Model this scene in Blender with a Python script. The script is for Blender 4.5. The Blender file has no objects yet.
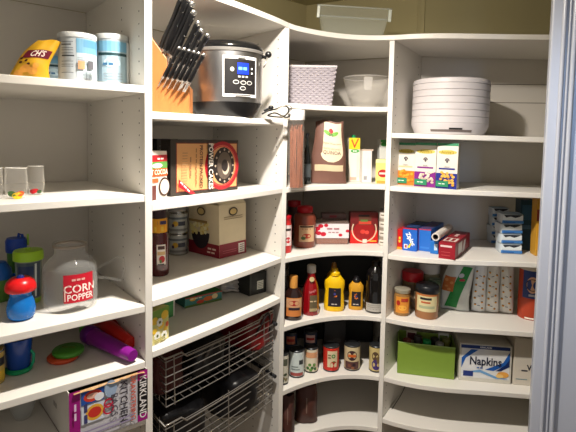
import bpy, math, random
from math import sin, cos, pi, sqrt, atan2, radians
from mathutils import Vector, Matrix
random.seed(7)
SC = bpy.context.scene
COL = SC.collection

# ------------------------------------------------------------------ camera, light, exposure
CH = 1.45                      # height of the eye above the floor
F, PPY, TP, RO = 480.0, 172.35, 0.07, -0.018
PIT = math.atan(TP)
cam_d = bpy.data.cameras.new('camera')
cam = bpy.data.objects.new('camera', cam_d); COL.objects.link(cam); SC.camera = cam
cam_d.sensor_fit = 'HORIZONTAL'; cam_d.sensor_width = 36.0
cam_d.lens = F / 576.0 * 36.0
cam_d.shift_y = -(216.0 - PPY) / 576.0
cam_d.clip_start = 0.02
cam.location = (0, 0, CH)
cam.rotation_euler = (Matrix.Rotation(pi / 2 - PIT, 4, 'X') @ Matrix.Rotation(-RO, 4, 'Z')).to_euler()

world = bpy.data.worlds.new('world'); SC.world = world; world.use_nodes = True
wb = world.node_tree.nodes['Background']
wb.inputs[0].default_value = (1.0, 0.93, 0.85, 1); wb.inputs[1].default_value = 0.42

def lamp(name, kind, loc, energy, color, size=0.05, rot=None, size_y=None):
    l = bpy.data.lights.new(name, kind); l.energy = energy; l.color = color
    if kind == 'AREA':
        l.size = size
        if size_y: l.shape = 'RECTANGLE'; l.size_y = size_y
    else: l.shadow_soft_size = size
    o = bpy.data.objects.new(name, l); COL.objects.link(o); o.location = loc
    if rot: o.rotation_euler = rot
    return o
lamp('ceiling_lamp_glow', 'POINT', (-0.04, 1.05, CH + 0.61), 17, (1.0, 0.90, 0.78), 0.03)
cl_ = lamp('ceiling_lamp', 'SPOT', (-0.04, 1.05, CH + 0.61), 112, (1.0, 0.94, 0.88), 0.03)
cl_.data.spot_size = radians(140); cl_.data.spot_blend = 1.0
cl_.rotation_euler = (Vector((.20, 1.65, 0.25)) - cl_.location).to_track_quat('-Z', 'Y').to_euler()
wl = lamp('room_window_light', 'AREA', (.55, -.9, CH + 0.1), 1.2, (0.38, 0.60, 1.0), 0.5, size_y=1.2)
wl.data.spread = radians(28)
wl.rotation_euler = (Vector((1.15, 1.25, CH - 0.1)) - wl.location).to_track_quat('-Z', 'Y').to_euler()
SC.view_settings.view_transform = 'Standard'; SC.view_settings.look = 'None'
SC.view_settings.gamma = 1.0; SC.view_settings.use_curve_mapping = False
SC.view_settings.exposure = -0.10

# ------------------------------------------------------------------ where things stand
def ray(px, py):
    u = (px - 288) / F; v = -(py - PPY) / F
    c, s = cos(RO), sin(RO)
    a, b = c * u - s * -v * 1.0, 0
    u2 = c * u + s * v; v2 = -s * u + c * v
    return Vector((u2, cos(PIT) + v2 * sin(PIT), -sin(PIT) + v2 * cos(PIT)))
MID = {'A': -.5, 'B': -.2, 'C': .2, 'D': .65}
SH = {'A1': (.1275, .0056), 'A2': (-.1521, .0034), 'A3': (-.4446, .0039), 'A4': (-.5952, -.0025), 'A5': (-.75, 0),
      'B1': (.0648, .0073), 'B2': (-.1771, .0015), 'B3': (-.4330, .0139), 'B4': (-.5768, -.0121),
      'C0': (.4026, -.0062), 'C1': (.1285, .0009), 'C2': (-.1747, .0136), 'C3': (-.4369, .0034), 'C4': (-.6976, -.0048), 'C5': (-.9417, .0056), 'C6': (-1.1541, -.0063),
      'D1': (.0258, -.0143), 'D2': (-.1783, -.0097), 'D3': (-.4412, .0089), 'D4': (-.6994, -.0087), 'D5': (-.9387, -.0045), 'D6': (-1.11, 0)}
def zs(k, X): h, s = SH[k]; return h + s * (X - MID[k[0]])
def P(px, py, k):
    d = ray(px, py); h, s = SH[k]
    t = (h - s * MID[k[0]]) / (d.z - s * d.x)
    p = d * t; return Vector((p.x, p.y, p.z + CH))
def PD(px, py, Y):                      # the point on the sight line at distance Y in front of the eye
    d = ray(px, py) * (Y / ray(px, py).y); return Vector((d.x, d.y, d.z + CH))
def hgt(px, py, base):                  # height above base of a point seen at (px, py) straight over it
    return PD(px, py, base.y).z - base.z

# ------------------------------------------------------------------ materials
MC = {}
def lin(c):
    r = []
    for v in c:
        v = v / 255.0
        r.append(v / 12.92 if v <= .04045 else ((v + .055) / 1.055) ** 2.4)
    return (r[0], r[1], r[2], 1)
def M(c, rough=.5, metal=0.0, trans=0.0, var=.06, scale=30, bump=0.0, emit=0.0, ior=1.45, alpha=1.0, coat=0.0):
    key = (tuple(c), rough, metal, trans, var, scale, bump, emit, ior, alpha, coat)
    if key in MC: return MC[key]
    m = bpy.data.materials.new('material_%d' % (len(MC) + 1)); m.use_nodes = True
    nt = m.node_tree; b = nt.nodes['Principled BSDF']
    col = lin(c)
    b.inputs['Roughness'].default_value = rough; b.inputs['Metallic'].default_value = metal
    b.inputs['Transmission Weight'].default_value = trans; b.inputs['IOR'].default_value = ior
    b.inputs['Alpha'].default_value = alpha; b.inputs['Coat Weight'].default_value = coat
    tc = nt.nodes.new('ShaderNodeTexCoord'); nz = nt.nodes.new('ShaderNodeTexNoise')
    nz.inputs['Scale'].default_value = scale; nz.inputs['Detail'].default_value = 3
    nt.links.new(tc.outputs['Object'], nz.inputs['Vector'])
    mx = nt.nodes.new('ShaderNodeMix'); mx.data_type = 'RGBA'
    nt.links.new(nz.outputs['Fac'], mx.inputs[0])
    mx.inputs[6].default_value = tuple(min(1, v * (1 + var)) for v in col[:3]) + (1,)
    mx.inputs[7].default_value = tuple(v * (1 - var) for v in col[:3]) + (1,)
    nt.links.new(mx.outputs[2], b.inputs['Base Color'])
    if bump:
        bp = nt.nodes.new('ShaderNodeBump'); bp.inputs['Strength'].default_value = bump; bp.inputs['Distance'].default_value = .004
        nt.links.new(nz.outputs['Fac'], bp.inputs['Height']); nt.links.new(bp.outputs[0], b.inputs['Normal'])
    if emit:
        b.inputs['Emission Color'].default_value = col; b.inputs['Emission Strength'].default_value = emit
    MC[key] = m; return m
def GLASS(c=(255, 255, 255), alpha=.16, rough=.06):
    # clear, thin-walled glass: mostly see-through with a glossy skin
    key = ('glass', tuple(c), alpha, rough)
    if key in MC: return MC[key]
    m = bpy.data.materials.new('clear_%d' % (len(MC) + 1)); m.use_nodes = True
    nt = m.node_tree; nt.nodes.clear()
    out = nt.nodes.new('ShaderNodeOutputMaterial'); mix = nt.nodes.new('ShaderNodeMixShader')
    tr = nt.nodes.new('ShaderNodeBsdfTransparent'); pr = nt.nodes.new('ShaderNodeBsdfPrincipled'); lw = nt.nodes.new('ShaderNodeLayerWeight')
    lw.inputs[0].default_value = .35
    pr.inputs['Base Color'].default_value = lin(c); pr.inputs['Roughness'].default_value = rough
    tr.inputs[0].default_value = (1, 1, 1, 1)
    ma = nt.nodes.new('ShaderNodeMath'); ma.operation = 'MULTIPLY_ADD'; ma.use_clamp = True
    pw = nt.nodes.new('ShaderNodeMath'); pw.operation = 'POWER'; pw.inputs[1].default_value = 3.0
    nt.links.new(lw.outputs['Facing'], pw.inputs[0]); nt.links.new(pw.outputs[0], ma.inputs[0]); ma.inputs[1].default_value = .50; ma.inputs[2].default_value = alpha*.5
    nt.links.new(ma.outputs[0], mix.inputs[0]); nt.links.new(tr.outputs[0], mix.inputs[1]); nt.links.new(pr.outputs[0], mix.inputs[2])
    nt.links.new(mix.outputs[0], out.inputs[0]); MC[key] = m; return m
WHITE = M((226, 222, 214), .45, var=.02, scale=6)
BACKW = M((214, 208, 198), .55, var=.02, scale=5)
WALL = M((172, 162, 122), .9, var=.03, scale=14, bump=.15)
CEIL = M((170, 162, 126), .9, var=.03, scale=10)
HOLE = M((34, 32, 30), .9)
BLK = M((18, 18, 19), .35)
STEEL = M((190, 188, 184), .25, metal=.95, var=.02)
CHROME = M((172, 168, 162), .28, metal=.75, var=.01)

# ------------------------------------------------------------------ mesh builder
_font = {}
def text_mesh(s, size, rot=0, sx=1.0, bold=.0):
    key = (s, round(size, 5), round(rot, 3), round(sx, 3), bold)
    if key in _font: return _font[key]
    cu = bpy.data.curves.new('writing', 'FONT'); cu.body = s; cu.size = size; cu.align_x = 'CENTER'; cu.align_y = 'CENTER'; cu.resolution_u = 2; cu.offset = bold * size
    o = bpy.data.objects.new('writing', cu)
    me = bpy.data.meshes.new_from_object(o)
    c, n = cos(rot), sin(rot)
    vs = []
    for v in me.vertices:
        x, y = v.co.x * sx, v.co.y
        vs.append((x * c - y * n, x * n + y * c))
    fs = [tuple(p.vertices) for p in me.polygons]
    bpy.data.objects.remove(o); bpy.data.meshes.remove(me); bpy.data.curves.remove(cu)
    _font[key] = (vs, fs); return _font[key]

class MB:
    def __init__(s): s.v = []; s.f = []; s.m = []; s.mats = []
    def mi(s, m):
        if m not in s.mats: s.mats.append(m)
        return s.mats.index(m)
    def add(s, vs, fs, m):
        n = len(s.v); i = s.mi(m); s.v += [tuple(v) for v in vs]
        for f in fs: s.f.append(tuple(a + n for a in f)); s.m.append(i)
        return s
    def box(s, a, b, m):
        x0, y0, z0 = a; x1, y1, z1 = b
        return s.add([(x0,y0,z0),(x1,y0,z0),(x1,y1,z0),(x0,y1,z0),(x0,y0,z1),(x1,y0,z1),(x1,y1,z1),(x0,y1,z1)],
                     [(3,2,1,0),(4,5,6,7),(0,1,5,4),(1,2,6,5),(2,3,7,6),(3,0,4,7)], m)
    def lathe(s, prof, m, c=(0, 0), seg=28, sx=1, sy=1, cap=True, flute=0, nf=0):
        vs = []
        for r, z in prof:
            for i in range(seg):
                a = 2 * pi * i / seg; q = r * (1 + flute * cos(nf * a))
                vs.append((c[0] + q * sx * cos(a), c[1] + q * sy * sin(a), z))
        fs = []
        for j in range(len(prof) - 1):
            for i in range(seg):
                k = (i + 1) % seg
                fs.append((j*seg+i, j*seg+k, (j+1)*seg+k, (j+1)*seg+i))
        if cap:
            fs.append(tuple(range(seg - 1, -1, -1))); fs.append(tuple((len(prof)-1)*seg + i for i in range(seg)))
        return s.add(vs, fs, m)
    def tube(s, pts, r, m, seg=8, closed=False):
        pts = [Vector(p) for p in pts]; n = len(pts); vs = []; up = None
        for i, p in enumerate(pts):
            if closed: t = pts[(i+1) % n] - pts[i-1]
            else: t = pts[min(i+1, n-1)] - pts[max(i-1, 0)]
            t.normalize()
            if up is None: up = Vector((0,0,1)) if abs(t.z) < .9 else Vector((1,0,0))
            a = t.cross(up)
            if a.length < 1e-4: a = t.orthogonal()
            a.normalize(); b = a.cross(t); up = b
            rr = r[i] if isinstance(r, (list, tuple)) else r
            for k in range(seg):
                q = 2*pi*k/seg; vs.append(p + a*rr*cos(q) + b*rr*sin(q))
        fs = []
        for i in range(n if closed else n-1):
            j = (i+1) % n
            for k in range(seg):
                l = (k+1) % seg; fs.append((i*seg+k, j*seg+k, j*seg+l, i*seg+l))
        if not closed:
            fs.append(tuple(range(seg))); fs.append(tuple((n-1)*seg+seg-1-k for k in range(seg)))
        return s.add(vs, fs, m)
    def prism(s, poly, z0, z1, m, zf=None):     # poly of (x, y) counter-clockwise; zf(x, y) moves each corner up
        n = len(poly); zf = zf or (lambda x, y: 0)
        vs = [(x, y, z0 + zf(x, y)) for x, y in poly] + [(x, y, z1 + zf(x, y)) for x, y in poly]
        fs = [tuple(range(n-1, -1, -1)), tuple(range(n, 2*n))] + [(i, (i+1) % n, n+(i+1) % n, n+i) for i in range(n)]
        return s.add(vs, fs, m)
    def sheet(s, fn, nu, nv, m, wrap=False):
        vs = [fn(i/(nu if wrap else nu-1), j/(nv-1)) for j in range(nv) for i in range(nu)]
        fs = []
        for j in range(nv-1):
            for i in range(nu if wrap else nu-1):
                k = (i+1) % nu; fs.append((j*nu+i, j*nu+k, (j+1)*nu+k, (j+1)*nu+i))
        return s.add(vs, fs, m)
    def sphere(s, c, r, m, seg=14, ring=9):
        if not isinstance(r, (tuple, list)): r = (r, r, r)
        def fn(u, v):
            a = 2*pi*u; b = pi*(v-.5)*.999
            return (c[0]+r[0]*cos(a)*cos(b), c[1]+r[1]*sin(a)*cos(b), c[2]+r[2]*sin(b))
        return s.sheet(fn, seg, ring, m, True)
    def build(s, name, parent=None, bevel=0, smooth=None, mat=None):
        me = bpy.data.meshes.new(name); me.from_pydata(s.v, [], s.f)
        for m in s.mats: me.materials.append(m)
        me.polygons.foreach_set('material_index', s.m); me.validate(); me.update()
        if smooth is not None:
            me.polygons.foreach_set('use_smooth', [True]*len(me.polygons))
            me.set_sharp_from_angle(angle=radians(smooth))
        o = bpy.data.objects.new(name, me); COL.objects.link(o)
        if parent is not None: o.parent = parent
        if bevel:
            b = o.modifiers.new('bevel', 'BEVEL'); b.width = bevel; b.segments = 2; b.limit_method = 'ANGLE'; b.angle_limit = radians(40)
        return o

class Art(MB):
    """Print on a surface. warp(x, z, lift) -> local point."""
    def __init__(s, warp): super().__init__(); s.w = warp; s.n = 0
    def up(s): s.n += 1; return .0003 + .00022 * s.n
    def poly(s, pts, c, rough=.45, lift=None, sub=1):
        l = lift or s.up(); return s.add([s.w(x, z, l) for x, z in pts], [tuple(range(len(pts)))], M(c, rough) if isinstance(c, tuple) else c)
    def rect(s, x0, z0, x1, z1, c, rough=.45, n=10):
        l = s.up(); vs = []; fs = []
        for i in range(n+1):
            x = x0 + (x1-x0)*i/n; vs += [s.w(x, z0, l), s.w(x, z1, l)]
            if i: fs.append((2*i-2, 2*i, 2*i+1, 2*i-1))
        return s.add(vs, fs, M(c, rough) if isinstance(c, tuple) else c)
    def ell(s, cx, cz, rx, rz, c, rough=.45, n=20, rot=0):
        p = []
        for i in range(n):
            a = 2*pi*i/n; x, z = rx*cos(a), rz*sin(a)
            p.append((cx + x*cos(rot) - z*sin(rot), cz + x*sin(rot) + z*cos(rot)))
        l = s.up(); vs = [s.w(cx, cz, l)] + [s.w(x, z, l) for x, z in p]
        return s.add(vs, [(0, i+1, (i+1) % n + 1) for i in range(n)], M(c, rough) if isinstance(c, tuple) else c)
    def ring(s, cx, cz, r0, r1, c, n=28, a0=0, a1=2*pi):
        l = s.up(); vs = []; fs = []
        for i in range(n+1):
            a = a0 + (a1-a0)*i/n
            vs += [s.w(cx + r0*cos(a), cz + r0*sin(a), l), s.w(cx + r1*cos(a), cz + r1*sin(a), l)]
            if i: fs.append((2*i-2, 2*i, 2*i+1, 2*i-1))
        return s.add(vs, fs, M(c))
    def text(s, t, cx, cz, size, c, rot=0, sx=1.0, bold=.0):
        l = s.up(); vs, fs = text_mesh(t, size, rot, sx, bold)
        return s.add([s.w(cx + x, cz + z, l) for x, z in vs], fs, M(c) if isinstance(c, tuple) else c)
    def marks(s, n, cx, cz, size, c, rot=0, sx=1.0, bold=0):     # print too small to read: a row of short bars
        l = s.up(); vs = []; fs = []; L = n*size*.52*sx; co, si = cos(rot), sin(rot); m_ = max(2, n//3)
        for i in range(m_):
            xa = -L/2 + L*i/m_; xb = xa + L/m_*.78; k = len(vs)
            for x, z in ((xa, -size*.22), (xb, -size*.22), (xb, size*.22), (xa, size*.22)): vs.append(s.w(cx + x*co - z*si, cz + x*si + z*co, l))
            fs.append((k, k+1, k+2, k+3))
        return s.add(vs, fs, M(c) if isinstance(c, tuple) else c)
    def lines(s, x0, x1, zs_, th, c):
        for z in zs_: s.n -= .0; s.rect(x0, z, x1, z + th, c, n=4)
        return s
def flat(w=0, h=0): return lambda x, z, l: (x, -l, z)
def side_r(w): return lambda x, z, l: (w + l, x, z)
def side_l(): return lambda x, z, l: (-l, -x, z)
def cyl(R, a0=0.0, sx=1, sy=1, rf=None):
    def f(x, z, l):
        a = x / R + a0; r = (rf(z) if rf else R) + l
        return (r*sx*sin(a), -r*sy*cos(a), z)
    return f

def tag(o, label, cat, group=None, kind=None):
    o['label'] = label; o['category'] = cat
    if group: o['group'] = group
    if kind: o['kind'] = kind
    return o
def root(name, loc, label, cat, group=None, yaw=0, tilt=0, mat=None):
    o = bpy.data.objects.new(name, None); COL.objects.link(o); o.empty_display_size = .03
    o.matrix_world = mat if mat else Matrix.Translation(loc) @ Matrix.Rotation(-math.atan(tilt), 4, 'Y') @ Matrix.Rotation(yaw, 4, 'Z')
    return tag(o, label, cat, group)
def struct(o): o['kind'] = 'structure'; return o

# ------------------------------------------------------------------ the room
def line_pt(p, d, t): return (p[0] + d[0]*t, p[1] + d[1]*t)
W = [(-1.45, .988), (-.667, 1.62), (-.322, 2.10), (.08, 2.45), (.575, 2.165), (1.55, 2.10)]
def wall_seg(name, a, b, z0=0, z1=CH+.67, t=.06, m=WALL):
    d = Vector((b[0]-a[0], b[1]-a[1])); d.normalize(); n = Vector((-d.y, d.x)); a = (a[0]-d.x*.012, a[1]-d.y*.012); b = (b[0]+d.x*.012, b[1]+d.y*.012)
    mb = MB().prism([a, b, (b[0]+n.x*t, b[1]+n.y*t), (a[0]+n.x*t, a[1]+n.y*t)], z0, z1, m)
    return struct(mb.build(name))
off = .014
def shift(a, b, o):
    d = Vector((b[0]-a[0], b[1]-a[1])).normalized(); n = Vector((-d.y, d.x)); return (a[0]+n.x*o, a[1]+n.y*o), (b[0]+n.x*o, b[1]+n.y*o)
names = ['wall_left', 'wall_left_corner', 'wall_corner', 'wall_back_corner', 'wall_back']
for i in range(5):
    a, b = shift(W[i], W[i+1], off); wall_seg(names[i], a, b)
wall_seg('wall_far_left', (-1.9, -1.2), (-1.55, 1.05))
wall_seg('wall_right', (1.62, 2.14), (1.75, .2))
struct(MB().box((-2.0, -1.3, -.05), (2.0, 2.7, 0), M((120, 100, 80), .5)).build('floor'))
struct(MB().box((-2.0, .05, CH+.67), (2.0, 2.7, CH+.73), CEIL).build('ceiling'))

# ------------------------------------------------------------------ dividers and shelves
CF = {'A': [.8069, 1.5351], 'B': [.1546, .6381, 1.6132, 1.7495], 'C': [-1.6259, .9203, 1.7433], 'D': [-1.624, 3.5476, -2.6705, 2.4534]}
def front(s, X):
    if s == 'D' and X > .8: return front('D', .8) - .12*(X-.8)
    y = 0
    for c in CF[s]: y = y*X + c
    return y
PAN = [((-.362, 1.2435), W[1]), ((-.012, 1.728), W[2]), ((.387, 1.856), W[4])]
TH = .019
def pface(i, side):   # side -1 = left face, +1 = right face: front and back corner of that face
    f, b = PAN[i]; d = Vector((b[0]-f[0], b[1]-f[1])).normalized(); n = Vector((d.y, -d.x))
    o = n * (TH/2*side); return (f[0]+o.x, f[1]+o.y), (b[0]+o.x, b[1]+o.y)
plab = ['white divider panel between the left bay and the knife block bay', 'white divider panel between the slow cooker bay and the curved corner bay', 'white divider panel between the curved corner bay and the dehydrator bay']
ptop = [.402, .390, .378]
for i in range(3):
    (lf, lb), (rf, rb) = pface(i, -1), pface(i, 1)
    t = root('shelf_divider', (0, 0, 0), plab[i], 'panel')
    h = MB().prism([lf, rf, rb, lb], 0.0, CH + ptop[i] + (.001 if i else 0), WHITE)
    for (a, b, sgn) in ((lf, lb, -1), (rf, rb, 1)):
        d = Vector((b[0]-a[0], b[1]-a[1])); L = d.length; d.normalize(); n = Vector((d.y, -d.x))*sgn
        for t0 in (.037, .16, L-.04) if i < 2 else (.037, L-.04):
            z = .3
            while z < CH + ptop[i] - .03:
                c = Vector((a[0], a[1])) + d*t0 + n*.0004
                vs = [(c.x + d.x*.0026*cos(q*pi/4), c.y + d.y*.0026*cos(q*pi/4), z + .0026*sin(q*pi/4)) for q in range(8)]
                h.add(vs, [tuple(range(8))], HOLE); z += .032
    h.build('panel_board', t)

SLAB = {}
def shelf_poly(s):
    if s == 'A':
        f, b = pface(0, -1); x0 = -1.28; fr = [(x0 + (f[0]-x0)*i/8, front('A', x0 + (f[0]-x0)*i/8)) for i in range(9)]
        fr[-1] = (f[0], front('A', f[0])); back = [b, (-1.44, 1.0)]
    elif s == 'B':
        f, b = pface(0, 1); g, c = pface(1, -1); fr = [(f[0] + (g[0]-f[0])*i/16, front('B', f[0] + (g[0]-f[0])*i/16)) for i in range(17)]; back = [c, b]
    elif s == 'C':
        f, b = pface(1, 1); g, c = pface(2, -1); fr = [(f[0] + (g[0]-f[0])*i/16, front('C', f[0] + (g[0]-f[0])*i/16)) for i in range(17)]; back = [c, (.08, 2.45), b]
    else:
        f, b = pface(2, 1); fr = [(f[0] + (1.25-f[0])*i/20, front('D', f[0] + (1.25-f[0])*i/20)) for i in range(21)]; back = [(1.32, 2.115), b]
    fr = [(x, y - .003) for x, y in fr]
    return fr + back
slabels = {'A1': 'upper white shelf of the left bay holding formula tubs', 'A2': 'white shelf of the left bay holding the drinking glasses', 'A3': 'white shelf of the left bay under the corn popper jar', 'A4': 'white shelf of the left bay under the purple tumbler and green lid', 'A5': 'lowest visible shelf of the left bay under the kitchen bags box',
 'B1': 'white curved shelf under the knife block and slow cooker', 'B2': 'white curved shelf under the pancake mix box', 'B3': 'white curved shelf under the popcorn carton and dark syrup bottle', 'B4': 'white curved shelf just above the wire baskets',
 'C1': 'white corner shelf under the wicker basket and glass bowl', 'C2': 'white corner shelf under the quinoa bag', 'C3': 'white corner shelf under the red lidded jars', 'C4': 'white corner shelf under the ketchup and mustard bottles', 'C5': 'white corner shelf under the row of cans', 'C6': 'lowest white corner shelf under the brown paper sacks',
 'D1': 'white shelf under the round food dehydrator', 'D2': 'white shelf under the three macaroni boxes', 'D3': 'white shelf under the bag boxes and foil box', 'D4': 'white shelf under the peanut butter jar and snack bag', 'D5': 'white shelf under the green box and napkins', 'D6': 'lowest empty white shelf of the right bay'}
for k, lab in slabels.items():
    poly = shelf_poly(k[0]); zz = CH
    o = MB().prism(poly, CH-TH, CH, WHITE, zf=lambda x, y, k=k: zs(k, x)).build('shelf', bevel=.002)
    tag(o, lab, 'shelf')
ZT = [(-1.3, .424), (-.40, .419), (-.2, .4155), (-.03, .413), (.02, .407), (.2, .4026), (.38, .400), (.65, .3916), (.9, .387), (1.35, .379)]
def ztop(x, y=0):
    for (a, za), (b, zb) in zip(ZT, ZT[1:]):
        if x <= b: return za + (zb-za)*(x-a)/(b-a)
    return ZT[-1][1]
fr = []
for s in 'ABCD':
    pts = [p for p in shelf_poly(s) if 1][: {'A': 9, 'B': 17, 'C': 17, 'D': 21}[s]]
    fr += pts
back = [(1.32, 2.115), (.575, 2.165), (.08, 2.45), (-.322, 2.10), (-.667, 1.62), (-1.44, 1.0)]
bx = []
for a, b in zip(back, back[1:]):
    for i in range(8): bx.append((a[0]+(b[0]-a[0])*i/8, a[1]+(b[1]-a[1])*i/8))
bx.append(back[-1])
tag(MB().prism(fr + bx, CH-TH, CH, WHITE, zf=ztop).build('top_shelf', bevel=.002), 'long white top shelf capping the bays, clear bin on it', 'shelf')
# white back boards in the bays
blab = ['white back board of the left bay behind the glasses', 'white back board of the slow cooker bay', 'white back board in the left half of the corner bay', 'white back board in the right half of the corner bay', 'white back board of the dehydrator bay with faint seams']
for i in range(5):
    a, b = shift(W[i], W[i+1], .003); zt = 0
    d = Vector((b[0]-a[0], b[1]-a[1])).normalized(); n = Vector((-d.y, d.x))
    mb = MB().prism([a, b, (b[0]+n.x*.008, b[1]+n.y*.008), (a[0]+n.x*.008, a[1]+n.y*.008)], -.33, CH-TH-.0005, BACKW, zf=ztop)
    if i == 4:
        for z in (.255, .175):
            c0 = (a[0]+d.x*.28-n.x*.0006, a[1]+d.y*.28-n.y*.0006)
            mb.prism([c0, (b[0]-n.x*.0006, b[1]-n.y*.0006), b, (a[0]+d.x*.28, a[1]+d.y*.28)], CH+z, CH+z+.003, M((120, 112, 100), .8))
    tag(mb.build('back_board'), blab[i], 'panel')

# ------------------------------------------------------------------ door at the right edge
E0 = PD(545.5, 142, 1.36); du = Vector((.94, -.34, 0)).normalized(); dn = Vector((-du.y, du.x, 0))
dmat = Matrix(((du.x, dn.x, 0, E0.x), (du.y, dn.y, 0, E0.y), (0, 0, 1, 0), (0, 0, 0, 1)))
DW = M((168, 172, 182), .22, var=.03, scale=4)
dr = bpy.data.objects.new('door_1', None); COL.objects.link(dr); dr.matrix_world = dmat; dr['kind'] = 'structure'
MB().box((0, 0, .02), (.75, .038, 2.09), DW).build('door_leaf', dr, bevel=.004)
dm = MB()
for (x0, x1, z0, z1) in ((.030, .33, .18, 2.0), (.42, .70, .18, 2.0)):
    for w, y in ((0, .009), (.014, .005), (.026, .011)):
        dm.tube([(x0+w, -y*.4, z0+w), (x1-w, -y*.4, z0+w), (x1-w, -y*.4, z1-w), (x0+w, -y*.4, z1-w)], y*.62, DW, seg=8, closed=True)
dm.build('panel_moulding', dr, smooth=50)

# ------------------------------------------------------------------ placing helpers
def away(p):
    d = Vector((p.x, p.y, 0)).normalized(); return d
def rnd(name, label, cat, k, xl, xr, yb, yt, group=None, squash=1.0, tilt=None, Yf=None):
    """A round thing between pixels xl..xr whose foot meets shelf k at yb and whose top is at yt. Returns root, radius, height."""
    xc = (xl+xr)/2; p = P(xc, yb, k) if Yf is None else PD(xc, yb, Yf); r = (xr-xl)/2*p.y/F
    r *= 1 + r/p.y
    c = p + away(p)*r*squash; c.z = zs(k, c.x) + CH + .0005
    h = PD(xc, yt, c.y).z - c.z
    yaw = atan2(-c.x, c.y)
    return root(name, c, label, cat, group, yaw, SH[k][1] if tilt is None else tilt), r, h
def carton(name, label, cat, k, L, R, yt, depth, group=None, ddir=None, mats=None, body=None, bevel=.0012, part='carton', nobody=False):
    """A box whose front foot runs from pixel L to pixel R on shelf k; yt is the top of its left front edge."""
    a = P(L[0], L[1], k); b = P(R[0], R[1], k)
    if ddir is not None:                      # front runs square to the given depth direction
        dd = Vector((ddir[0], ddir[1])).normalized(); u = Vector((dd.y, -dd.x, 0))
        rr = ray(R[0], R[1]); m_ = rr.x/rr.y; t = (a.x - m_*a.y)/(m_*u.y - u.x); w = t; b = a + u*t
    else:
        u = b - a; u.z = 0; w = u.length; u.normalize()
    yaw = atan2(u.y, u.x); h = hgt(L[0], yt, a)
    nrm = Vector((-u.y, u.x, 0)); c = a.copy(); c.z += .0006
    t = root(name, c, label, cat, group, yaw, SH[k][1])
    if not nobody: MB().box((0, 0, 0), (w, depth, h), body or WHITE).build(part, t, bevel=bevel)
    return t, w, h
def profile(pts, r, h): return [(a*r, b*h) for a, b in pts]

# =================================================================== LEFT BAY
# --- shelf A1: candy bag and formula tubs
def tub(xl, xr, yb, yt, label, deep=0, flip=False):
    t, r, h = rnd('formula_tub', label, 'canister', 'A1', xl, xr, yb, yt, 'powder tubs on the top left shelf')
    MB().lathe(profile([(.96, 0), (1, .01), (1, .9), (.985, .905)], r, h), M((186, 194, 200), .4), seg=40).build('tub_body', t, smooth=40)
    MB().lathe(profile([(1.03, .885), (1.03, .965), (.99, .985), (.96, .985), (.95, .97), (0.001, .97)], r, h), M((206, 210, 212), .35), seg=40, cap=False).build('lid', t, smooth=40)
    a = Art(cyl(r)); w = 1.45*r
    if not flip:
        a.rect(-.05*r, .10*h, w, .86*h, (184, 200, 208)); a.rect(-.05*r, .58*h, w, .86*h, (110, 160, 190)); a.rect(.3*r, .70*h, w, .84*h, (88, 144, 180))
        a.lines(0, 1.0*r, [.48*h, .44*h, .40*h, .36*h], .012*h, (150, 160, 170))
        a.lines(-.85*r, -.2*r, [.78*h, .66*h, .62*h, .56*h, .40*h, .34*h, .30*h, .18*h], .012*h, (110, 116, 124))
        a.rect(-.8*r, .50*h, -.15*r, .525*h, (50, 54, 60)); a.rect(-.8*r, .72*h, -.3*r, .74*h, (60, 64, 70))
        a.rect(.02*r, .26*h, .34*r, .42*h, (226, 150, 110)); a.rect(.5*r, .27*h, .8*r, .43*h, (90, 90, 96))
        for i in range(7): a.rect((.32+.07*i)*r, .04*h, (.35+.07*i)*r, .22*h, (40, 42, 46), n=1)
    else:
        a.rect(-1.5*r, .10*h, w, .86*h, (160, 186, 200)); a.rect(-.9*r, .58*h, 1.0*r, .63*h, (28, 62, 68)); a.rect(-1.3*r, .66*h, 1.2*r, .84*h, (116, 174, 206))
        a.ell(.0, .45*h, .5*r, .09*h, (190, 216, 226)); a.lines(-.5*r, .6*r, [.24*h, .19*h, .14*h], .014*h, (150, 160, 170)); a.marks(4, -.2*r, .42*h, .10*h, (60, 110, 150))
        a.rect(.95*r, .03*h, 1.35*r, .86*h, (222, 228, 230))
    a.build('printed_label', t)
tub(60.5, 95.5, 82.5, 34.5, 'white and pale blue tub with small print, left of the two big tubs')
tub(97, 128, 87.0, 35.5, 'pale blue tub with a dark teal stripe, right beside the divider', flip=True)
tub(43, 66, 91, 51, 'blue tub half hidden behind the yellow candy bag', flip=True)
def bag(name, label, cat, base, w, h, d, mats, yaw, lean=(0, 0), group=None, art=None, tilt=0, wav=.06, seed=1, part='bag_body', topw=.9, seam=True):
    t = root(name, base, label, cat, group, yaw, tilt)
    rn = random.Random(seed); ph = [rn.uniform(0, 6) for _ in range(6)]
    def prof(v): return max(.04, (sin(pi*min(1, max(0, .06 + v*.9)))**.45) * (1 - .35*v))
    def pt(u, v, l=0, s=-1):
        x = (u-.5)*w*(1 - (1-topw)*v + .03*sin(9*v+ph[0]))
        e = max(0, 1 - (abs(u-.5)*2)**2.6)**.6
        y = s*(d/2*prof(v)*e + l) + wav*d*.4*sin(11*u+5*v+ph[1])*e + wav*d*.3*sin(17*v+ph[2]+4*u)
        z = v*h + (1-v)*0 + .02*h*sin(7*u+ph[3])*v
        return (x + lean[0]*v*v, y + lean[1]*v + d/2*.0, z)
    mb = MB(); mb.sheet(lambda u, v: pt(u, v, 0, -1), 22, 26, mats); mb.sheet(lambda u, v: pt(1-u, v, 0, 1), 22, 26, mats)
    mb.build(part, t, smooth=60)
    warp = lambda x, z, l: pt(min(1, max(0, x/w + .5)), min(1, max(0, z/h)), l+.0006, -1)
    return t, warp
p = P(30, 80, 'A1'); p += away(p)*.022; p.z = zs('A1', p.x)+CH+.003
hb = hgt(40, 39, p)
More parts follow.
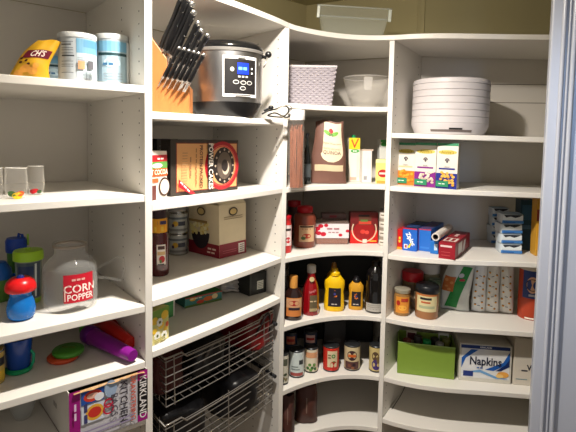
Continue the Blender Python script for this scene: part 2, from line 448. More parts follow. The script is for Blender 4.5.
t, wp = bag('candy_bag', 'yellow bag of candy with a maroon banner, slumped against the tubs', 'bag', p, .085, hb, .045, M((206, 158, 34), .4, bump=.3), atan2(-p.x, p.y)-.1, lean=(.045, .0), topw=.62, seed=3)
a = Art(wp)
for i in range(6):
    pass
l_ = a.up(); n_ = 12
def band(a, x0, z0, x1, z1, c, nu=8, nv=6, sk=0):
    l = a.up(); vs = [a.w(x0+(x1-x0)*i/nu + 0, z0+(z1-z0)*j/nv + sk*(i/nu), l) for j in range(nv+1) for i in range(nu+1)]
    fs = [(j*(nu+1)+i, j*(nu+1)+i+1, (j+1)*(nu+1)+i+1, (j+1)*(nu+1)+i) for j in range(nv) for i in range(nu)]
    a.add(vs, fs, M(c, .4))
band(a, -.033, hb*.52, .036, hb*.72, (104, 20, 40)); a.text("CH'S", .003, hb*.62, .019, (240, 226, 214), bold=.02)
for (x, z) in ((-.018, .45), (-.03, .40), (-.008, .36), (-.033, .50)): a.ell(x, hb*z, .004, .003, (70, 30, 20))
for (x, z, r_) in ((-.012, .25, .012), (.006, .20, .011), (-.024, .13, .010), (.012, .33, .008)): a.ell(x, hb*z, r_, r_*.8, (216, 150, 60))
a.build('printed_front', t)

# --- shelf A2: glasses
def tumbler(xl, xr, yb, yt, label, fruits):
    t, r, h = rnd('drinking_glass', label, 'glass', 'A2', xl, xr, yb, yt, 'drinking glasses with painted fruit')
    r *= .93
    MB().lathe([(.001, 0), (r*.78, 0), (r*.86, h*.06), (r*1.04, h*.30), (r*1.0, h*.6), (r*.95, h), (r*.92, h), (r*.96, h*.6), (r*.98, h*.32), (r*.8, h*.10), (.001, h*.09)], GLASS((255, 250, 240), .10), seg=30, cap=False).build('glass_body', t, smooth=50)
    MB().tube([(r*.94*cos(i*pi/12), r*.94*sin(i*pi/12), h) for i in range(24)], .0011, GLASS((250, 248, 240), .9), closed=True, seg=6).build('rim', t, smooth=60)
    MB().lathe([(.001, .001), (r*.78, .001), (r*.8, .006), (.001, .008)], GLASS((250, 248, 240), .8), cap=False).build('thick_foot', t, smooth=50)
    a = Art(cyl(r*1.02, rf=lambda z: r*(1.0 if z > h*.2 else .92)))
    for x, z, q, c in fruits: a.ell(x*r, z*h*.8, q*r*1.5, q*r*1.0, c)
    a.build('painted_fruit', t)
tumbler(28, 44.5, 195.5, 166, 'drinking glass with red cherries near its foot, rightmost of the row', [(-.45, .16, .3, (196, 20, 34)), (-.1, .2, .28, (206, 26, 40)), (.4, .15, .22, (54, 84, 50))])
tumbler(5.5, 27.5, 199.5, 168, 'drinking glass with yellow and orange fruit and a green leaf', [(-.45, .22, .28, (70, 120, 60)), (.1, .14, .34, (232, 196, 40)), (.38, .22, .25, (220, 90, 30))])
tumbler(-16, 3, 200.5, 168, 'drinking glass cut by the left edge of the picture', [(.3, .14, .25, (190, 170, 190)), (0, .2, .2, (200, 180, 60))])
# --- shelf A3: toddler cups and popper jar
t, r, h = rnd('tumbler_cup', 'clear toddler tumbler with printed dark pattern, flat lime green lid and straw hole', 'cup', 'A3', 15.5, 43.5, 306, 249)
MB().lathe(profile([(.001, 0), (.72, 0), (.76, .03), (.80, .1)], r, h), M((150, 196, 50), .4), cap=False).build('base', t, smooth=50)
MB().lathe(profile([(.78, .08), (.83, .4), (.88, .84)], r, h), M((130, 140, 128), .25)).build('cup_body', t, smooth=50)
MB().lathe(profile([(.9, .8), (1, .81), (1, .95), (.93, .985), (.2, 1.0), (.16, 1.03), (.001, 1.03)], r, h), M((160, 206, 44), .35), cap=False).build('lid', t, smooth=50)
a = Art(cyl(r, rf=lambda z: r*(.78+.12*z/h)))
a.rect(-1.0*r, .12*h, 1.0*r, .78*h, (66, 80, 92)); a.rect(-.7*r, .36*h, .4*r, .5*h, (150, 160, 160)); a.rect(.45*r, .14*h, .62*r, .76*h, (206, 214, 210)); a.rect(-.8*r, .55*h, .35*r, .72*h, (30, 50, 90)); a.rect(-.7*r, .14*h, .3*r, .3*h, (36, 42, 48))
for i in range(9): a.ell((-.7+.14*i)*r, (.42+.06*sin(i*2))*h, .05*r, .02*h, (220, 226, 220))
a.build('printed_pattern', t)
t, r, h = rnd('straw_cup', 'green toddler cup with a blue flip lid, behind the lime lidded tumbler', 'cup', 'A3', 8, 26.5, 292, 235)
MB().lathe(profile([(.7, 0), (.85, .05), (.9, .72)], r, h), M((70, 130, 60), .35)).build('cup_body', t, smooth=50)
MB().lathe(profile([(1.0, .70), (1.05, .74), (1.05, .90), (.9, .95), (.001, .96)], r, h), M((24, 70, 176), .35), cap=False).build('lid', t, smooth=50)
MB().tube([(r*.2, 0, h*.93), (r*.3, 0, h*1.02), (r*.6, -.002, h*1.0), (r*.7, 0, h*.93)], .004, M((24, 70, 176), .35)).build('flip_loop', t, smooth=50)
MB().tube([(r*1.15, 0, h*.80), (r*1.15, 0, h*1.0)], .003, M((150, 200, 70), .4)).build('straw', t, smooth=50)
t, r, h = rnd('handled_cup', 'green toddler cup with a blue and purple lid at the left edge of the picture', 'cup', 'A3', -14, 11, 304, 262)
MB().lathe(profile([(.8, 0), (.9, .05), (.95, .62)], r, h), M((96, 140, 60), .4)).build('cup_body', t, smooth=50)
MB().lathe(profile([(1.0, .58), (1.05, .62), (1.0, .80), (.6, 1.0), (.001, 1.02)], r, h), M((30, 96, 180), .35), cap=False).build('lid', t, smooth=50)
MB().tube([(r*1.0, 0, h*.62), (r*1.5, 0, h*.6), (r*1.55, 0, h*.3), (r*1.0, 0, h*.2)], .005, M((24, 80, 170), .35)).build('handle', t, smooth=50)
t, r, h = rnd('sippy_cup', 'small bright blue sippy cup with a domed red lid at the shelf front', 'cup', 'A3', 7.5, 35.5, 323, 276)
MB().lathe(profile([(.001, 0), (.72, .01), (.9, .08), (.97, .24), (.86, .42), (.70, .55), (.78, .66), (.92, .72)], r, h), M((20, 120, 206), .2, trans=.25), cap=False).build('cup_body', t, smooth=60)
MB().lathe(profile([(.96, .66), (1.03, .69), (1.03, .78), (.92, .88), (.6, .97), (.001, 1.0)], r, h), M((206, 22, 26), .3), cap=False).build('lid', t, smooth=60)
MB().sphere((0, -r*.25, h*.99), (.009, .006, .007), M((40, 60, 170), .3)).build('spout', t, smooth=60)
t, r, h = rnd('popper_jar', 'wide clear glass jar with a red corn popper label and open neck', 'jar', 'A3', 45, 97, 312.5, 241.5, squash=.8)
G = GLASS((240, 240, 236), .13)
MB().lathe(profile([(.001, .01), (.85, 0), (.95, .04), (.97, .12), (.97, .60), (.94, .66), (.76, .75), (.58, .80), (.54, .90), (.60, .94), (.63, .98), (.59, 1.0), (.54, .95), (.51, .9), (.54, .81), (.72, .74), (.90, .65), (.93, .58), (.93, .12), (.8, .04), (.001, .04)], r, h), G, seg=44, cap=False).build('glass_jar', t, smooth=50)
hd = MB(); hd.tube([(r*.93, .0, h*.55), (r*1.35, .02, h*.58), (r*1.75, .03, h*.66), (r*2.0, .03, h*.63), (r*2.05, .03, h*.42), (r*1.9, .02, h*.27), (r*1.4, .01, h*.36), (r*.95, 0, h*.40)], .0035, G); hd.build('clear_handle', t, smooth=60)
MB().tube([(r*.57*cos(i*pi/12), r*.57*sin(i*pi/12), h*.95) for i in range(24)], .004, M((168, 158, 144), .3, metal=.4), closed=True).build('neck_ring', t, smooth=60)
a = Art(cyl(r*.985, a0=.16)); x0, x1 = -.40*r, .72*r
a.rect(x0, .16*h, x1, .58*h, (190, 22, 44), n=16); a.text('CORN', .20*r, .36*h, .165*h, (244, 232, 224), bold=.015); a.text('POPPER', .20*r, .235*h, .130*h, (244, 232, 224), bold=.015, sx=.86)
a.marks(11, .14*r, .50*h, .07*h, (226, 170, 160), sx=.5); a.rect(-.37*r, .19*h, -.33*r, .40*h, (226, 190, 180), n=1)
a.build('printed_label', t)
# --- shelf A4
t, r, h = rnd('toddler_mug', 'dark blue plastic mug seated in a green base with a loop handle', 'mug', 'A4', 6, 32, 376, 337)
MB().lathe(profile([(.001, .03), (.9, 0), (1, .03), (1.0, .10), (.86, .14)], r, h), M((20, 150, 96), .35), cap=False).build('base', t, smooth=50)
MB().lathe(profile([(.001, .08), (.72, .08), (.86, .2), (1.02, 1), (.97, 1), (.8, .2), (.001, .12)], r, h), M((20, 70, 158), .25, trans=.2), cap=False).build('cup_body', t, smooth=50)
MB().tube([(r*.8, -r*.3, h*.6), (r*1.05, -r*.5, h*.5), (r*1.0, -r*.5, h*.25), (r*.8, -r*.4, h*.1)], .0035, M((20, 150, 110), .35)).build('handle', t, smooth=50)
t, r, h = rnd('round_can', 'yellow canister with a dark letter label, cut by the left picture edge', 'can', 'A4', -24, 3.5, 388, 350)
MB().lathe(profile([(1, 0), (1, 1)], r, h), M((206, 176, 90), .4)).build('can_body', t, smooth=50)
a = Art(cyl(r)); a.rect(.3*r, .55*h, 1.3*r, .8*h, (40, 40, 46)); a.rect(.2*r, .1*h, 1.3*r, .4*h, (226, 190, 60)); a.build('printed_label', t)
MB().lathe(profile([(1.02, .96), (1.02, 1.02), (.95, 1.0), (.001, 1.0)], r, h), STEEL, cap=False).build('rim', t, smooth=50)
t, r, h = rnd('bowl_lid', 'orange round plastic lid lying flat under the green one', 'lid', 'A4', 48, 78, 365.5, 351)
MB().lathe([(.001, 0), (r*.9, 0), (r, .004), (r, .009), (r*.93, .012), (.001, .011)], M((206, 78, 36), .4), seg=36, cap=False).build('lid_disc', t, smooth=50)
MB().lathe([(r*.70, .0105), (r*.72, .0125), (r*.76, .0125), (r*.78, .0105)], M((196, 70, 32), .4), seg=36, cap=False).build('raised_ring', t, smooth=50)
oz = t.location.copy()
t2 = root('bowl_lid', oz + Vector((.011, .008, .0135)), 'green round plastic lid lying on top of the orange one', 'lid', None, 0, 0)
MB().lathe([(.001, 0), (r*.95, 0), (r*1.02, .004), (r*1.02, .01), (r*.95, .013), (.001, .012)], M((70, 140, 40), .4), seg=36, cap=False).build('lid_disc', t2, smooth=50)
a = Art(lambda x, z, l: (x, z, .0125+l)); a.ring(0, 0, r*.55, r*.6, (54, 118, 34)); a.marks(7, 0, .006, .011, (120, 110, 40)); a.build('embossed_mark', t2)
def lying(name, label, cat, k, A, B, ra, rb, lift_a, lift_b, mat, part, extra=None, group=None):
    """A tapered hollow cup lying down from pixel A (radius ra) to pixel B (radius rb)."""
    a_ = P(A[0], A[1], k) + Vector((0, 0, lift_a)); b_ = P(B[0], B[1], k) + Vector((0, 0, lift_b))
    ax = (b_-a_); L = ax.length; ax.normalize()
    q = ax.to_track_quat('Z', 'Y').to_matrix().to_4x4(); q.translation = a_
    t = root(name, a_, label, cat, group, mat=q)
    MB().lathe([(.001, 0), (ra*.92, 0), (ra, .004), (rb, L-.004), (rb*.9, L), (.001, L)], mat, seg=32, cap=False).build(part, t, smooth=50)
    if extra: extra(t, L)
    return t
PUR = M((128, 24, 132), .3); RED = M((204, 34, 22), .35)
def ex1(t, L):
    MB().lathe([(.0245, L*.02), (.0262, L*.03), (.0262, L*.14), (.0245, L*.16)], M((96, 20, 120), .3), seg=32).build('collar', t, smooth=50)
    MB().sphere((.0, -.0, 0), .004, M((226, 214, 226), .3)).build('button', t, smooth=60)
lying('tumbler_cup', 'long purple plastic tumbler lying on its side towards the shelf front', 'cup', 'A4', (87, 343), (133, 364), .025, .0165, .029, .022, PUR, 'cup_body', ex1)
lying('ice_cone', 'bright red tapered plastic cup lying behind the purple tumbler', 'cup', 'A4', (99, 332), (130, 352), .028, .019, .031, .024, RED, 'cup_body')
lying('ice_cone', 'darker orange red tapered plastic cup farthest back against the divider', 'cup', 'A4', (103, 324), (121, 337), .022, .015, .028, .021, M((176, 50, 26), .4), 'cup_body')
t, r, h = rnd('small_cup', 'small lime green cup behind the purple tumbler', 'cup', 'A4', 79, 88, 340, 324)
MB().lathe(profile([(.7, 0), (1, 1), (.92, 1), (.65, .08), (.001, .08)], r, h), M((80, 176, 40), .35)).build('cup_body', t, smooth=50)
# --- shelf A5
t, r, h = rnd('glass_bowl', 'clear glass bowl on the lowest shelf of the left bay', 'bowl', 'A5', 10, 36, 424, 396)
MB().lathe(profile([(.001, 0), (.55, 0), (.6, .05), (.9, .5), (1, 1), (.95, 1), (.84, .5), (.5, .1), (.001, .08)], r, h), GLASS((220, 226, 226), .25), seg=32, cap=False).build('bowl_glass', t, smooth=50)
MB().tube([(r*.96*cos(i*pi/12), r*.96*sin(i*pi/12), h) for i in range(24)], .0015, GLASS((240, 240, 240), .4), closed=True).build('rim', t, smooth=50)
bl, brr = P(69.5, 447, 'A5'), P(147, 419, 'A5')
t, w, h = carton('kitchen_bags_box', 'white and purple carton of kitchen bags with torn open top', 'box', 'A5', (69.5, 449), (147.5, 418.5), 394, .265, nobody=True)
PURP = M((150, 18, 118), .4); CARD = M((176, 140, 96), .8)
b = MB(); b.box((0, 0, 0), (w, .002, h*.97), M((206, 200, 200), .45)); b.box((0, .263, 0), (w, .265, h), M((206, 200, 200), .45))
b.box((0, .002, 0), (.002, .263, h), M((206, 202, 196), .5)); b.box((w-.002, .002, 0), (w, .263, h), M((206, 202, 196), .5)); b.box((.002, .002, 0), (w-.002, .263, .002), CARD)
b.box((.003, .003, .002), (w-.003, .262, h*.86), M((46, 38, 34), .7)); b.build('carton', t)
b = MB(); n = 20; rn = random.Random(5)
vs = []; 
for i in range(n+1):
    x = .01 + (w-.02)*i/n; vs += [(x, -.0004, h*.95), (x, -.004-.004*rn.random(), h*(.955+.02*rn.random())), (x, .004, h*(.975))]
fs = []
for i in range(n):
    for j in range(2): fs.append((3*i+j, 3*i+3+j, 3*i+4+j, 3*i+1+j))
b.add(vs, fs, CARD); b.build('torn_flap', t)
a = Art(flat()); W_ = w
a.rect(0, 0, W_, h*.96, (190, 188, 194)); a.rect(0, 0, .13*W_, h, (150, 18, 118)); a.rect(.86*W_, h*.82, W_, h*1.0, (160, 16, 122)); a.rect(.86*W_, 0, W_, h*.14, (150, 18, 118)); a.rect(.86*W_, h*.14, W_, h*.82, (16, 14, 18))
a.text('KIRKLAND', .93*W_, h*.48, .026, (236, 232, 230), rot=-pi/2, sx=.92, bold=.01)
a.rect(.14*W_, h*.70, .42*W_, h*.94, (36, 80, 160)); a.ell(.28*W_, h*.83, .022, .014, (206, 60, 40)); a.ell(.28*W_, h*.83, .015, .007, (230, 180, 160)); a.ell(.36*W_, h*.78, .012, .01, (226, 228, 232))
a.rect(.14*W_, h*.35, .42*W_, h*.68, (206, 214, 224)); a.ell(.30*W_, h*.52, .022, .02, (224, 168, 60)); a.ell(.30*W_, h*.52, .016, .013, (196, 50, 40)); a.marks(6, .19*W_, h*.52, .018, (60, 60, 110), rot=-pi/2)
a.ring(.47*W_, h*.60, .008, .012, (190, 24, 60)); a.ring(.47*W_, h*.49, .010, .014, (190, 24, 60))
a.ell(.50*W_, h*.86, .016, .022, (150, 170, 196)); a.text('KITCHEN', .665*W_, h*.53, .132*W_, (44, 38, 50), rot=-pi/2, sx=1.0, bold=.012); a.text('BAGS', .54*W_, h*.53, .125*W_, (70, 66, 80), rot=-pi/2)
a.text('DRAWSTRING', .79*W_, h*.54, .095*W_, (206, 92, 74), rot=-pi/2, sx=1.0, bold=.015); a.lines(.15*W_, .8*W_, [h*.12, h*.2], .004, (150, 140, 170))
a.marks(8, .065*W_, h*.62, .011, (226, 200, 226), rot=-pi/2)
a.build('printed_front', t)
a = Art(side_l()); a.poly([(-.262, h*.0), (-.262, h*.02), (-.002, h*.02), (-.002, 0)], (70, 22, 40)); a.marks(2, -.11, h*.45, .03, (140, 136, 132)); a.marks(3, -.19, h*.62, .022, (150, 146, 142)); a.build('printed_side', t)

# =================================================================== KNIFE BLOCK BAY
# --- shelf B1
KB = PD(166, 114.3, 1.36); KB.z = zs('B1', KB.x)+CH+.0006; sK = KB.y/F
t = root('knife_block', KB, 'light wooden knife block full of black handled knives', 'knife block', None, .12, SH['B1'][1])
WOOD = M((158, 98, 48), .45, var=.22, scale=22); 
for m_ in [WOOD]:
    nt = m_.node_tree; mp = nt.nodes.new('ShaderNodeMapping'); mp.inputs['Scale'].default_value = (6, .6, .6)
    tcn = [n for n in nt.nodes if n.type == 'TEX_COORD'][0]; nzn = [n for n in nt.nodes if n.type == 'TEX_NOISE'][0]
    nt.links.new(tcn.outputs['Object'], mp.inputs[0]); nt.links.new(mp.outputs[0], nzn.inputs['Vector'])
def kb(x, y): return ((x-166)*sK, (114.3-y)*sK)
pr = [kb(147, 114.3), kb(189, 114.3), kb(189, 86), kb(168, 75), kb(167, 60), kb(147, 32)]
b = MB(); nP = len(pr)
vs = [(x, 0, z) for x, z in pr] + [(x, .12, z) for x, z in pr]
b.add(vs, [tuple(range(nP)), tuple(range(2*nP-1, nP-1, -1))] + [(i, nP+i, nP+(i+1) % nP, (i+1) % nP) for i in range(nP)], WOOD)
b.build('wood_block', t, bevel=.002)
def knife(x, y, dirx, L, th, name, label, group, dy=0.0, yy=0.0):
    p = KB + Vector((kb(x, y)[0], -.001+dy, kb(x, y)[1]))
    d = Vector((dirx, yy, 1)).normalized(); q = d.to_track_quat('Z', 'Y').to_matrix().to_4x4(); q.translation = p
    k_ = root(name, p, label, 'knife', group, mat=q)
    sx, sy = th, th*.62
    def hf(u, v):
        a_ = 2*pi*u; z = v*L; bul = (1 + .12*sin(v*pi*2.2+.3)) * (1 if .03 < v < .96 else .8)
        return (sx*cos(a_)*bul + .004*sin(v*pi)*0, sy*sin(a_)*bul, z)
    MB().sheet(hf, 12, 14, BLK, True).build('handle', k_, smooth=60)
    MB().lathe([(.001, L*.955), (sx*.86, L*.955), (sx*.95, L*1.0), (sx*.7, L*1.05), (.001, L*1.06)], STEEL, seg=12, sy=.7, cap=False).build('end_cap', k_, smooth=60)
    rv = MB()
    for z in (.25, .5, .75): rv.sphere((0, -sy*.96, L*z), (.0016, .0008, .0016), STEEL, 8, 5); rv.sphere((0, sy*.96, L*z), (.0016, .0008, .0016), STEEL, 8, 5)
    rv.build('rivets', k_, smooth=60)
    MB().box((-sx*.8, -.0011, -.03), (sx*.8, .0011, .004), STEEL).build('blade', k_)
    MB().box((-sx*.85, -sy*.85, -.005), (sx*.85, sy*.85, .003), STEEL).build('bolster', k_, bevel=.001)
for i in range(6):
    knife(165+5.0*i, 79+1.0*i, .60, .092-.001*i, .0076, 'steak_knife', 'black handled steak knife in the lower row of six in the wooden block', 'steak knives in the lower row of the block', dy=-.008-.002*i, yy=-.25)
for (x, y, dx, L, th) in ((161, 50, .56, .165, .0125), (165, 52, .56, .175, .0125), (169, 55, .56, .170, .012), (173, 58, .60, .150, .012), (178, 62, .62, .135, .0115), (183, 65, .64, .120, .011), (189, 68, .70, .115, .0105), (168, 47, .50, .165, .0115)):
    knife(x, y, dx, L*.90, th*.9, 'kitchen_knife', 'large black handled kitchen knife in the upper rows of the wooden block', 'large knives in the upper rows of the block', dy=random.uniform(.0, .03), yy=-.42)
# slow cooker
sc0 = PD(226, 117.3, 1.475); R_ = .1165; cc = sc0 + away(sc0)*(R_*.86+.012); cc.z = zs('B1', cc.x)+CH+.0006
Hs = PD(226, 46, cc.y).z - cc.z
t = root('slow_cooker', cc, 'brushed steel slow cooker with black lid and digital control panel', 'slow cooker', None, atan2(-cc.x, cc.y), SH['B1'][1])
ox = 1.0; oy = .86
MB().lathe([(R_*.80, .0), (R_*.84, .006), (R_*.9, .02), (R_*.985, Hs*.18), (R_*1.0, Hs*.20)], M((14, 14, 15), .4), seg=56, sx=ox, sy=oy).build('base', t, smooth=40)
MB().lathe([(R_*1.0, Hs*.198), (R_*1.01, Hs*.22), (R_*1.02, Hs*.86), (R_*.98, Hs*.88)], M((176, 174, 172), .30, metal=1.0, var=.02), seg=56, sx=ox, sy=oy, cap=False).build('steel_housing', t, smooth=40)
MB().lathe([(R_*.96, Hs*.86), (R_*1.05, Hs*.87), (R_*1.06, Hs*.90), (R_*1.0, Hs*.925)], CHROME, seg=56, sx=ox, sy=oy).build('chrome_rim', t, smooth=40)
MB().lathe([(R_*1.02, Hs*.905), (R_*1.04, Hs*.93), (R_*1.0, Hs*.975), (R_*.9, Hs*1.01), (R_*.5, Hs*1.03), (.001, Hs*1.035)], M((16, 16, 17), .12), seg=56, sx=ox, sy=oy, cap=False).build('lid', t, smooth=50)
MB().lathe([(.03, Hs*1.02), (.02, Hs*1.03), (.026, Hs*1.045), (.02, Hs*1.055), (.001, Hs*1.055)], BLK, cap=False).build('lid_knob', t, smooth=50)
hn = MB(); hn.tube([(R_*1.0, -.01, Hs*.86), (R_*1.12, -.02, Hs*.84), (R_*1.16, -.02, Hs*.88)], .006, BLK); hn.sphere((R_*1.17, -.02, Hs*.885), .011, BLK); hn.build('clip_handle', t, smooth=60)
MB().tube([(R_*1.15, -.02, Hs*.87), (R_*1.1, -.03, Hs*.78), (R_*1.06, -.035, Hs*.72), (R_*1.03, -.03, Hs*.70)], .0022, STEEL).build('wire_clip', t, smooth=60)
for sx_ in (-1, 1): MB().lathe([(.012, -.0004), (.012, .012), (.02, .02)], M((150, 140, 130), .5), c=(sx_*.05, -.05)).build('foot', t, smooth=50)
a = Art(cyl(R_*1.022, a0=.40, sx=ox, sy=oy)); a.n = 8
a.rect(-.058, Hs*.26, .058, Hs*.80, (196, 194, 190), .3, n=16); a.rect(-.053, Hs*.30, .053, Hs*.76, (30, 28, 28), .3, n=16)
a.build('control_panel', t)
a = Art(cyl(R_*1.022, a0=.40, sx=ox, sy=oy)); a.n = 18
a.rect(-.014, Hs*.56, .024, Hs*.71, M((20, 46, 180), .3, emit=.35), n=8); a.marks(3, .005, Hs*.635, .02, M((90, 150, 255), .3, emit=.5))
for x in (-.008, .004, .016): a.rect(x-.004, Hs*.515, x+.004, Hs*.54, (150, 150, 146), n=1)
a.build('blue_display', t)
a = Art(cyl(R_*1.022, a0=.40, sx=ox, sy=oy)); a.n = 18
for (x, z) in ((-.018, .455), (.005, .45), (.026, .45), (.003, .375)): a.ell(x, Hs*z, .0095, .0065, (176, 174, 168)); a.ell(x, Hs*z, .0075, .0045, (40, 38, 38))
a.ell(-.03, Hs*.62, .006, .007, (160, 158, 150)); a.ell(.034, Hs*.64, .003, .003, (220, 220, 214)); a.ell(.034, Hs*.58, .003, .003, (220, 220, 214))
a.rect(-.02, Hs*.275, .03, Hs*.29, (60, 58, 56)); a.rect(-.012, Hs*.775, .012, Hs*.79, (90, 88, 86))
a.build('buttons', t)
# power cord bundle
def spline(pts, n=8):
    pts = [Vector(p) for p in pts]; out = []
    for i in range(len(pts)-1):
        p0, p1, p2, p3 = pts[max(i-1, 0)], pts[i], pts[i+1], pts[min(i+2, len(pts)-1)]
        for j in range(n):
            u = j/n; out.append(.5*((2*p1) + (p2-p0)*u + (2*p0-5*p1+4*p2-p3)*u*u + (3*p1-p0-3*p2+p3)*u**3))
    out.append(pts[-1]); return out
pc = root('power_cord', PD(262, 116, 1.58), 'tangled black power cord with plug beside the slow cooker', 'cord')
pb = pc.location
pts = [PD(*q)-pb for q in ((262, 114, 1.60), (268, 111, 1.60), (276, 109, 1.62), (285, 106, 1.645), (289, 110, 1.65), (284, 116, 1.65), (275, 113, 1.615), (268, 115.5, 1.60), (278, 117, 1.63), (288, 117, 1.66), (291, 113, 1.67))]
MB().tube(spline(pts), .0026, M((26, 24, 22), .5)).build('cable', pc, smooth=60)
pts = [PD(*q)-pb for q in ((272, 113, 1.6), (280, 108, 1.62), (287, 105, 1.64), (292, 108, 1.66), (293, 114, 1.68), (288, 119, 1.66), (280, 116, 1.63))]
MB().tube(spline(pts), .0016, M((176, 166, 150), .4)).build('twist_tie', pc, smooth=60)
q = PD(271, 107.5, 1.6)-pb; MB().sphere(q, (.009, .008, .007), BLK).tube([q, PD(264, 111, 1.6)-pb], .004, BLK).build('plug', pc, smooth=60)
# --- shelf B2
t, w, h = carton('cocoa_packet_box', 'small white box with a red banner and hot cocoa writing', 'box', 'B2', (150.3, 201), (167, 198), 151.5, .05, body=M((226, 218, 206), .5))
a = Art(flat()); a.rect(0, h*.78, w, h*.92, (176, 24, 36)); a.marks(6, w*.62, h*.84, .010, (250, 230, 220)); a.rect(0, h*.64, w, h*.78, (90, 150, 70)); a.ell(w*.4, h*.70, w*.3, h*.05, (236, 232, 216)); a.rect(0, h*.48, w, h*.64, (196, 84, 30)); a.text('HOT COCOA', w*.36, h*.56, .020, (250, 240, 220), bold=.02, sx=.8)
a.rect(w*.05, h*.36, w*.45, h*.44, (200, 96, 50)); a.ell(w*.8, h*.25, w*.34, h*.2, (60, 34, 28)); a.ell(w*.82, h*.25, w*.27, h*.16, (230, 214, 196)); a.rect(0, 0, w*.3, h*.3, (96, 44, 40)); a.build('printed_front', t)
t, w, h = carton('pancake_mix_box', 'tan and black pancake mix box lying on its long side, round emblem at right', 'box', 'B2', (170.5, 197), (237.5, 189.5), 139.5, .045, body=M((44, 38, 34), .45))
a = Art(flat()); a.rect(0, 0, w, h, (52, 46, 40)); a.rect(.07*w, .06*h, .985*w, .94*h, (120, 40, 34)); a.rect(.08*w, .075*h, .975*w, .925*h, (214, 160, 104))
a.ring(.74*w, .5*h, .40*h, .47*h, (166, 26, 38)); a.ring(.74*w, .5*h, .37*h, .395*h, (206, 60, 60)); a.ell(.76*w, .5*h, .30*h, .36*h, (40, 34, 32)); a.ell(.77*w, .5*h, .20*h, .27*h, (96, 84, 74)); a.ell(.79*w, .46*h, .10*h, .14*h, (206, 190, 170)); a.ell(.775*w, .5*h, .09*h, .12*h, (50, 44, 42))
for i in range(12): q = i*pi/6; a.ell(.765*w+.25*h*cos(q), .5*h+.31*h*sin(q), .022*h, .022*h, (186, 170, 150))
a.rect(.50*w, .08*h, .585*w, .92*h, (34, 30, 30)); a.text('POWER CAKES', .545*w, .5*h, .026, (240, 230, 216), rot=-pi/2, sx=.84, bold=.02)
a.text('PROTEIN PACKED', .40*w, .5*h, .018, (70, 34, 26), rot=-pi/2, sx=.92, bold=.02); a.marks(21, .33*w, .5*h, .010, (150, 110, 70), rot=-pi/2, sx=1.05); a.marks(10, .25*w, .5*h, .012, (150, 112, 76), rot=-pi/2); a.lines(.13*w, .2*w, [.2*h+.05*h*i for i in range(12)], .003, (180, 138, 92))
a.poly([(.08*w, .30*h), (.08*w, .16*h), (.24*w, .02*h), (.31*w, .02*h)], (186, 20, 40)); a.marks(10, .17*w, .15*h, .010, (250, 226, 220), rot=-.72)
a.build('printed_front', t)
t, w, h = carton('cracker_box', 'dark box standing behind the pancake mix box, its edge showing at left', 'box', 'B2', (157, 190), (178, 187.5), 139, .06, body=M((46, 44, 44), .45))
a = Art(flat()); a.lines(w*.1, w*.5, [h*.55, h*.62, h*.7, h*.78, h*.85], .003, (120, 116, 110)); a.ell(w*.7, h*.7, w*.16, w*.16, (120, 110, 96)); a.build('printed_front', t)
# --- shelf B3
t, r, h = rnd('syrup_bottle', 'dark red syrup bottle with an orange collar and small white label', 'bottle', 'B3', 149.5, 169.5, 277, 206, squash=.8)
MB().lathe(profile([(.001, .0), (.84, 0), (.95, .03), (.97, .1), (.90, .3), (.96, .48), (.92, .58), (.80, .64), (.78, .66)], r, h), M((74, 16, 20), .18, coat=.5), seg=32, sy=.8, cap=False).build('bottle_body', t, smooth=60)
MB().lathe(profile([(.84, .63), (.84, .82), (.8, .83)], r, h), M((232, 160, 30), .4), seg=28).build('orange_collar', t, smooth=50)
MB().lathe(profile([(.75, .82), (.75, .99), (.001, 1)], r, h), M((44, 22, 30), .35), seg=28, cap=False).build('cap', t, smooth=50)
a = Art(cyl(r, sy=.8, a0=.18, rf=lambda z: r*.975)); a.rect(-.42*r, .17*h, .5*r, .46*h, (226, 216, 206)); a.rect(-.3*r, .39*h, .4*r, .44*h, (70, 40, 34)); a.rect(-.36*r, .31*h, .44*r, .36*h, (206, 170, 120)); a.ell(.1*r, .25*h, .3*r, .05*h, (180, 30, 40)); a.ell(-.05*r, .22*h, .12*r, .025*h, (80, 120, 50)); a.rect(-.35*r, .17*h, .3*r, .185*h, (40, 30, 30)); a.rect(-.6*r, .65*h, .3*r, .72*h, (236, 190, 60)); a.rect(-.3*r, .75*h, .6*r, .8*h, (60, 50, 90)); a.build('printed_label', t)
def tin(k, xl, xr, yb, yt, label, body, deco, group=None, name='food_can', lid=None, lift=0):
    t, r, h = rnd(name, label, 'can', k, xl, xr, yb, yt, group)
    t.location.z += lift
    MB().lathe(profile([(.93, 0), (1, .02), (1, .05), (.97, .06), (.97, .94), (1, .95), (1, .98), (.93, 1.0), (.9, .97), (.001, .97)], r, h), STEEL if lid is None else lid, seg=32, cap=False).build('can_shell', t, smooth=40)
    MB().lathe(profile([(.985, .06), (.985, .94)], r, h), body, seg=32, cap=False).build('paper_label', t, smooth=40)
    a = Art(cyl(r*.985)); deco(a, r, h); a.build('printed_label', t)
    return t, r, h
SIL = M((170, 172, 168), .4, metal=.3)
def dtin(a, r, h):
    a.rect(-1.4*r, .70*h, 1.4*r, .80*h, (96, 104, 110)); a.rect(-1.4*r, .15*h, 1.4*r, .26*h, (120, 120, 120)); a.ell(-.3*r, .5*h, .3*r, .13*h, (214, 170, 60)); a.rect(0*r, .4*h, .8*r, .6*h, (60, 64, 80)); a.ell(-.55*r, .42*h, .15*r, .08*h, (60, 50, 80))
t, r, h = tin('B3', 169, 187.5, 256, 233, 'low grey food can on the shelf, bottom of a stack of three', SIL, dtin, 'grey cans stacked beside the popcorn carton')
tin('B3', 169, 187.5, 256, 233, 'grey food can with a dark band, middle of the stack of three', SIL, dtin, 'grey cans stacked beside the popcorn carton', lift=h+.001)
